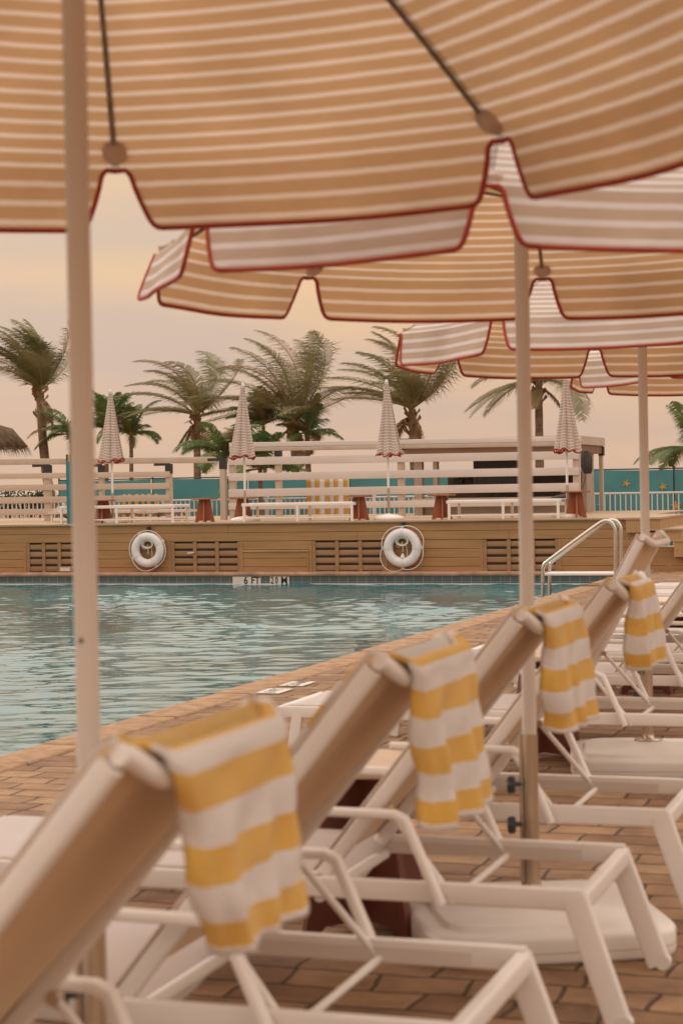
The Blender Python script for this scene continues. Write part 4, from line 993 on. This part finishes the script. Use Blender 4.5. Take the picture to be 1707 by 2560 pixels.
def towel(lr, piv, bd, bn, BL, label, seed, y0=-.275, y1=.245, front=.30, hang=.338, skew=0., flare=.03, curl=.055, shift=0., near_in=.08, pleat=1.):
    rg = random.Random(seed); top = piv+bd*(BL-.004); ph = rg.uniform(0, 6); ph2 = rg.uniform(0, 6); rr0 = rg.uniform(0, 1)
    tot = front+.10+hang
    def f(s, t):
        d = s*tot; kk = min(1, max(0, (d-front+.12)/.2)); ya, yb = y0+.055*kk, y1-.02*kk; y = ya+(yb-ya)*t; yy = (y+LW/2)/LW; e = tz((y+LW/2-.042)/(LW-.084))
        bowv = .050*e
        if d < front:
            k = front-d; c = top-bd*k-bn*(.030+.010*sin(7*t+ph)*min(1, k/.1))+bd*.012; c = c+bn*(bowv*.5*max(0, 1-k/.25)) + Vector((0, .015*sin(9*k+ph), 0))
            if y < -.25: c = c+bn*(.006)
        elif d < front+.10:
            a = (d-front)/.10; th_ = a*(PI*.5+ (PI/2 - math.atan2(bd.z, bd.x)))
            c = top+bn*(bowv)+(-bn*cos(th_)+bd*sin(th_))*(.024) + bd*.004
        else:
            q = d-front-.10; th_ = PI*.5+(PI/2-math.atan2(bd.z, bd.x)); c = top+bn*bowv+(-bn*cos(th_)+bd*sin(th_))*.024+bd*.004
            g_ = min(1, q/.12)
            xo = flare*q/hang+.006*g_*sin(9*t+ph)+.004*g_*sin(31*t+14*q+ph2)*(q/hang)+.0025*sin(60*q+11*t+ph)+.005*g_*sin(17*t+ph2)*(q/hang)
            cr_ = ((0, -.05), (.20, .0), (.44, -.022), (.50+.2*rr0, .012), (.80, -.018), (1.0, .012)); near = max(0, 1-t/.20)
            for (ta, xa), (tb_, xb) in zip(cr_, cr_[1:]):
                if ta <= t <= tb_: xo += (xa+(xb-xa)*(t-ta)/(tb_-ta))*g_*(.45+.55*q/hang)*pleat
            c = Vector((c.x+xo, 0, c.z-q*(1+.0*t)+skew*(t-.5)*q)); y = y+(.022*near*g_) + shift*q + .012*g_*sin(5*q*6+ph)*(1-t) + near_in*(1-t)*(q/hang)
        return (c.x, y+(0 if d >= front else 0), c.z)
    o_ = MB().grid(44, 90, lambda t, s: f(s, t), uvf=lambda t, s: (t*.6, tot*(1-s))).build('towel', M_['towel']); solid(o_, .009, 0)
    o_.matrix_world = lr.matrix_world.copy() if False else Matrix.Translation(lr.location)
    tag(o_, label, 'towel', 'yellow and white striped towels over the loungers')
    return o_
specs = [  # v of the near rail, backrest angle, towel?
    (2.20, 50.0, 'white sun lounger nearest the camera, cut off at the bottom left'),
    (3.355, 51.2, 'second white sun lounger from the camera, left of the pole with dark knobs'),
    (4.54, 51.6, 'third white sun lounger from the camera, in front of the pole with dark knobs'),
    (5.71, 52.6, 'fourth white sun lounger from the camera, right behind the pole with dark knobs'),
    (8.03, 61.4, 'white sun lounger with a steeply raised backrest and no towel'),
    (9.60, 53.5, 'white sun lounger just behind the steeply raised one, backrest leaving the right edge'),
    (10.85, 51.0, 'white sun lounger in the middle of the far row, beyond the third umbrella pole'),
    (12.0, 51.0, 'white sun lounger eighth in the row, seat showing left of the third umbrella pole'),
    (13.1, 51.0, 'white sun lounger ninth in the row, only its foot end showing'),
    (14.2, 51.0, 'white sun lounger tenth in the row, only its foot end showing above the ninth'),
    (15.3, 51.0, 'white sun lounger eleventh in the row, only its foot end showing at the right edge'),
    (16.4, 51.0, 'white sun lounger twelfth in the row, only its foot end showing at the right edge'),
    (17.5, 51.0, 'white sun lounger last in the far row, nearest the handrail'),
]
proto = {}
LU = -.906-.975
for i, (v, ang, lab) in enumerate(specs):
    du = (-.02, -.008, .0, .03, -.144, -.12)[i] if i < 6 else 0
    if ang in proto:
        src, ex = proto[ang]; o_ = copy_tree(src); o_['label'] = lab
    else:
        t_ = make_lounger(ang, lab); o_, ex = t_[0], t_[1:]; proto[ang] = (o_, ex)
    o_.location = (LU+du, v+LW/2, 0)
    if i < 4:
        towel(o_, *ex, ['yellow and white striped towel nearest the camera, over the first lounger, blurred', 'yellow and white striped towel over the second lounger from the camera',
              'yellow and white striped towel over the third lounger, right of the pole with dark knobs', 'yellow and white striped towel farthest from the camera, below the lounger back without a towel'][i], 20+i,
              flare=(.012, .03, .03, .02)[i], hang=(.288, .318, .29, .255)[i], pleat=(.45, .9, 1, 1)[i], near_in=(.13, .05, .05, .04)[i], y1=(.245, .245, .235, .17)[i])
# tables standing in the gaps
for (u, v, lab, m) in ((-1.76, 5.44, 'dark brown tapered side table between the third and fourth loungers, pale top', 0), (-1.95, 3.04, 'dark brown tapered side table between the first and second loungers, behind the first towel', 0),
                    (-1.98, 9.02, 'dark brown tapered side table behind the third towel, right of the knobbed pole', 0), (-1.95, 11.9, 'dark brown tapered side table in the far row beside the third umbrella pole', 0),
                    (-1.9, 13.1, 'dark brown tapered side table deep in the far row of loungers', 0)):
    make_table('side_table', (u, v, 0), .51, .46, .46, .27, M_['brown'], M_['tabletop'], lab, 'brown tables between the loungers', rz=R_(8))
scene.render.engine = 'CYCLES'
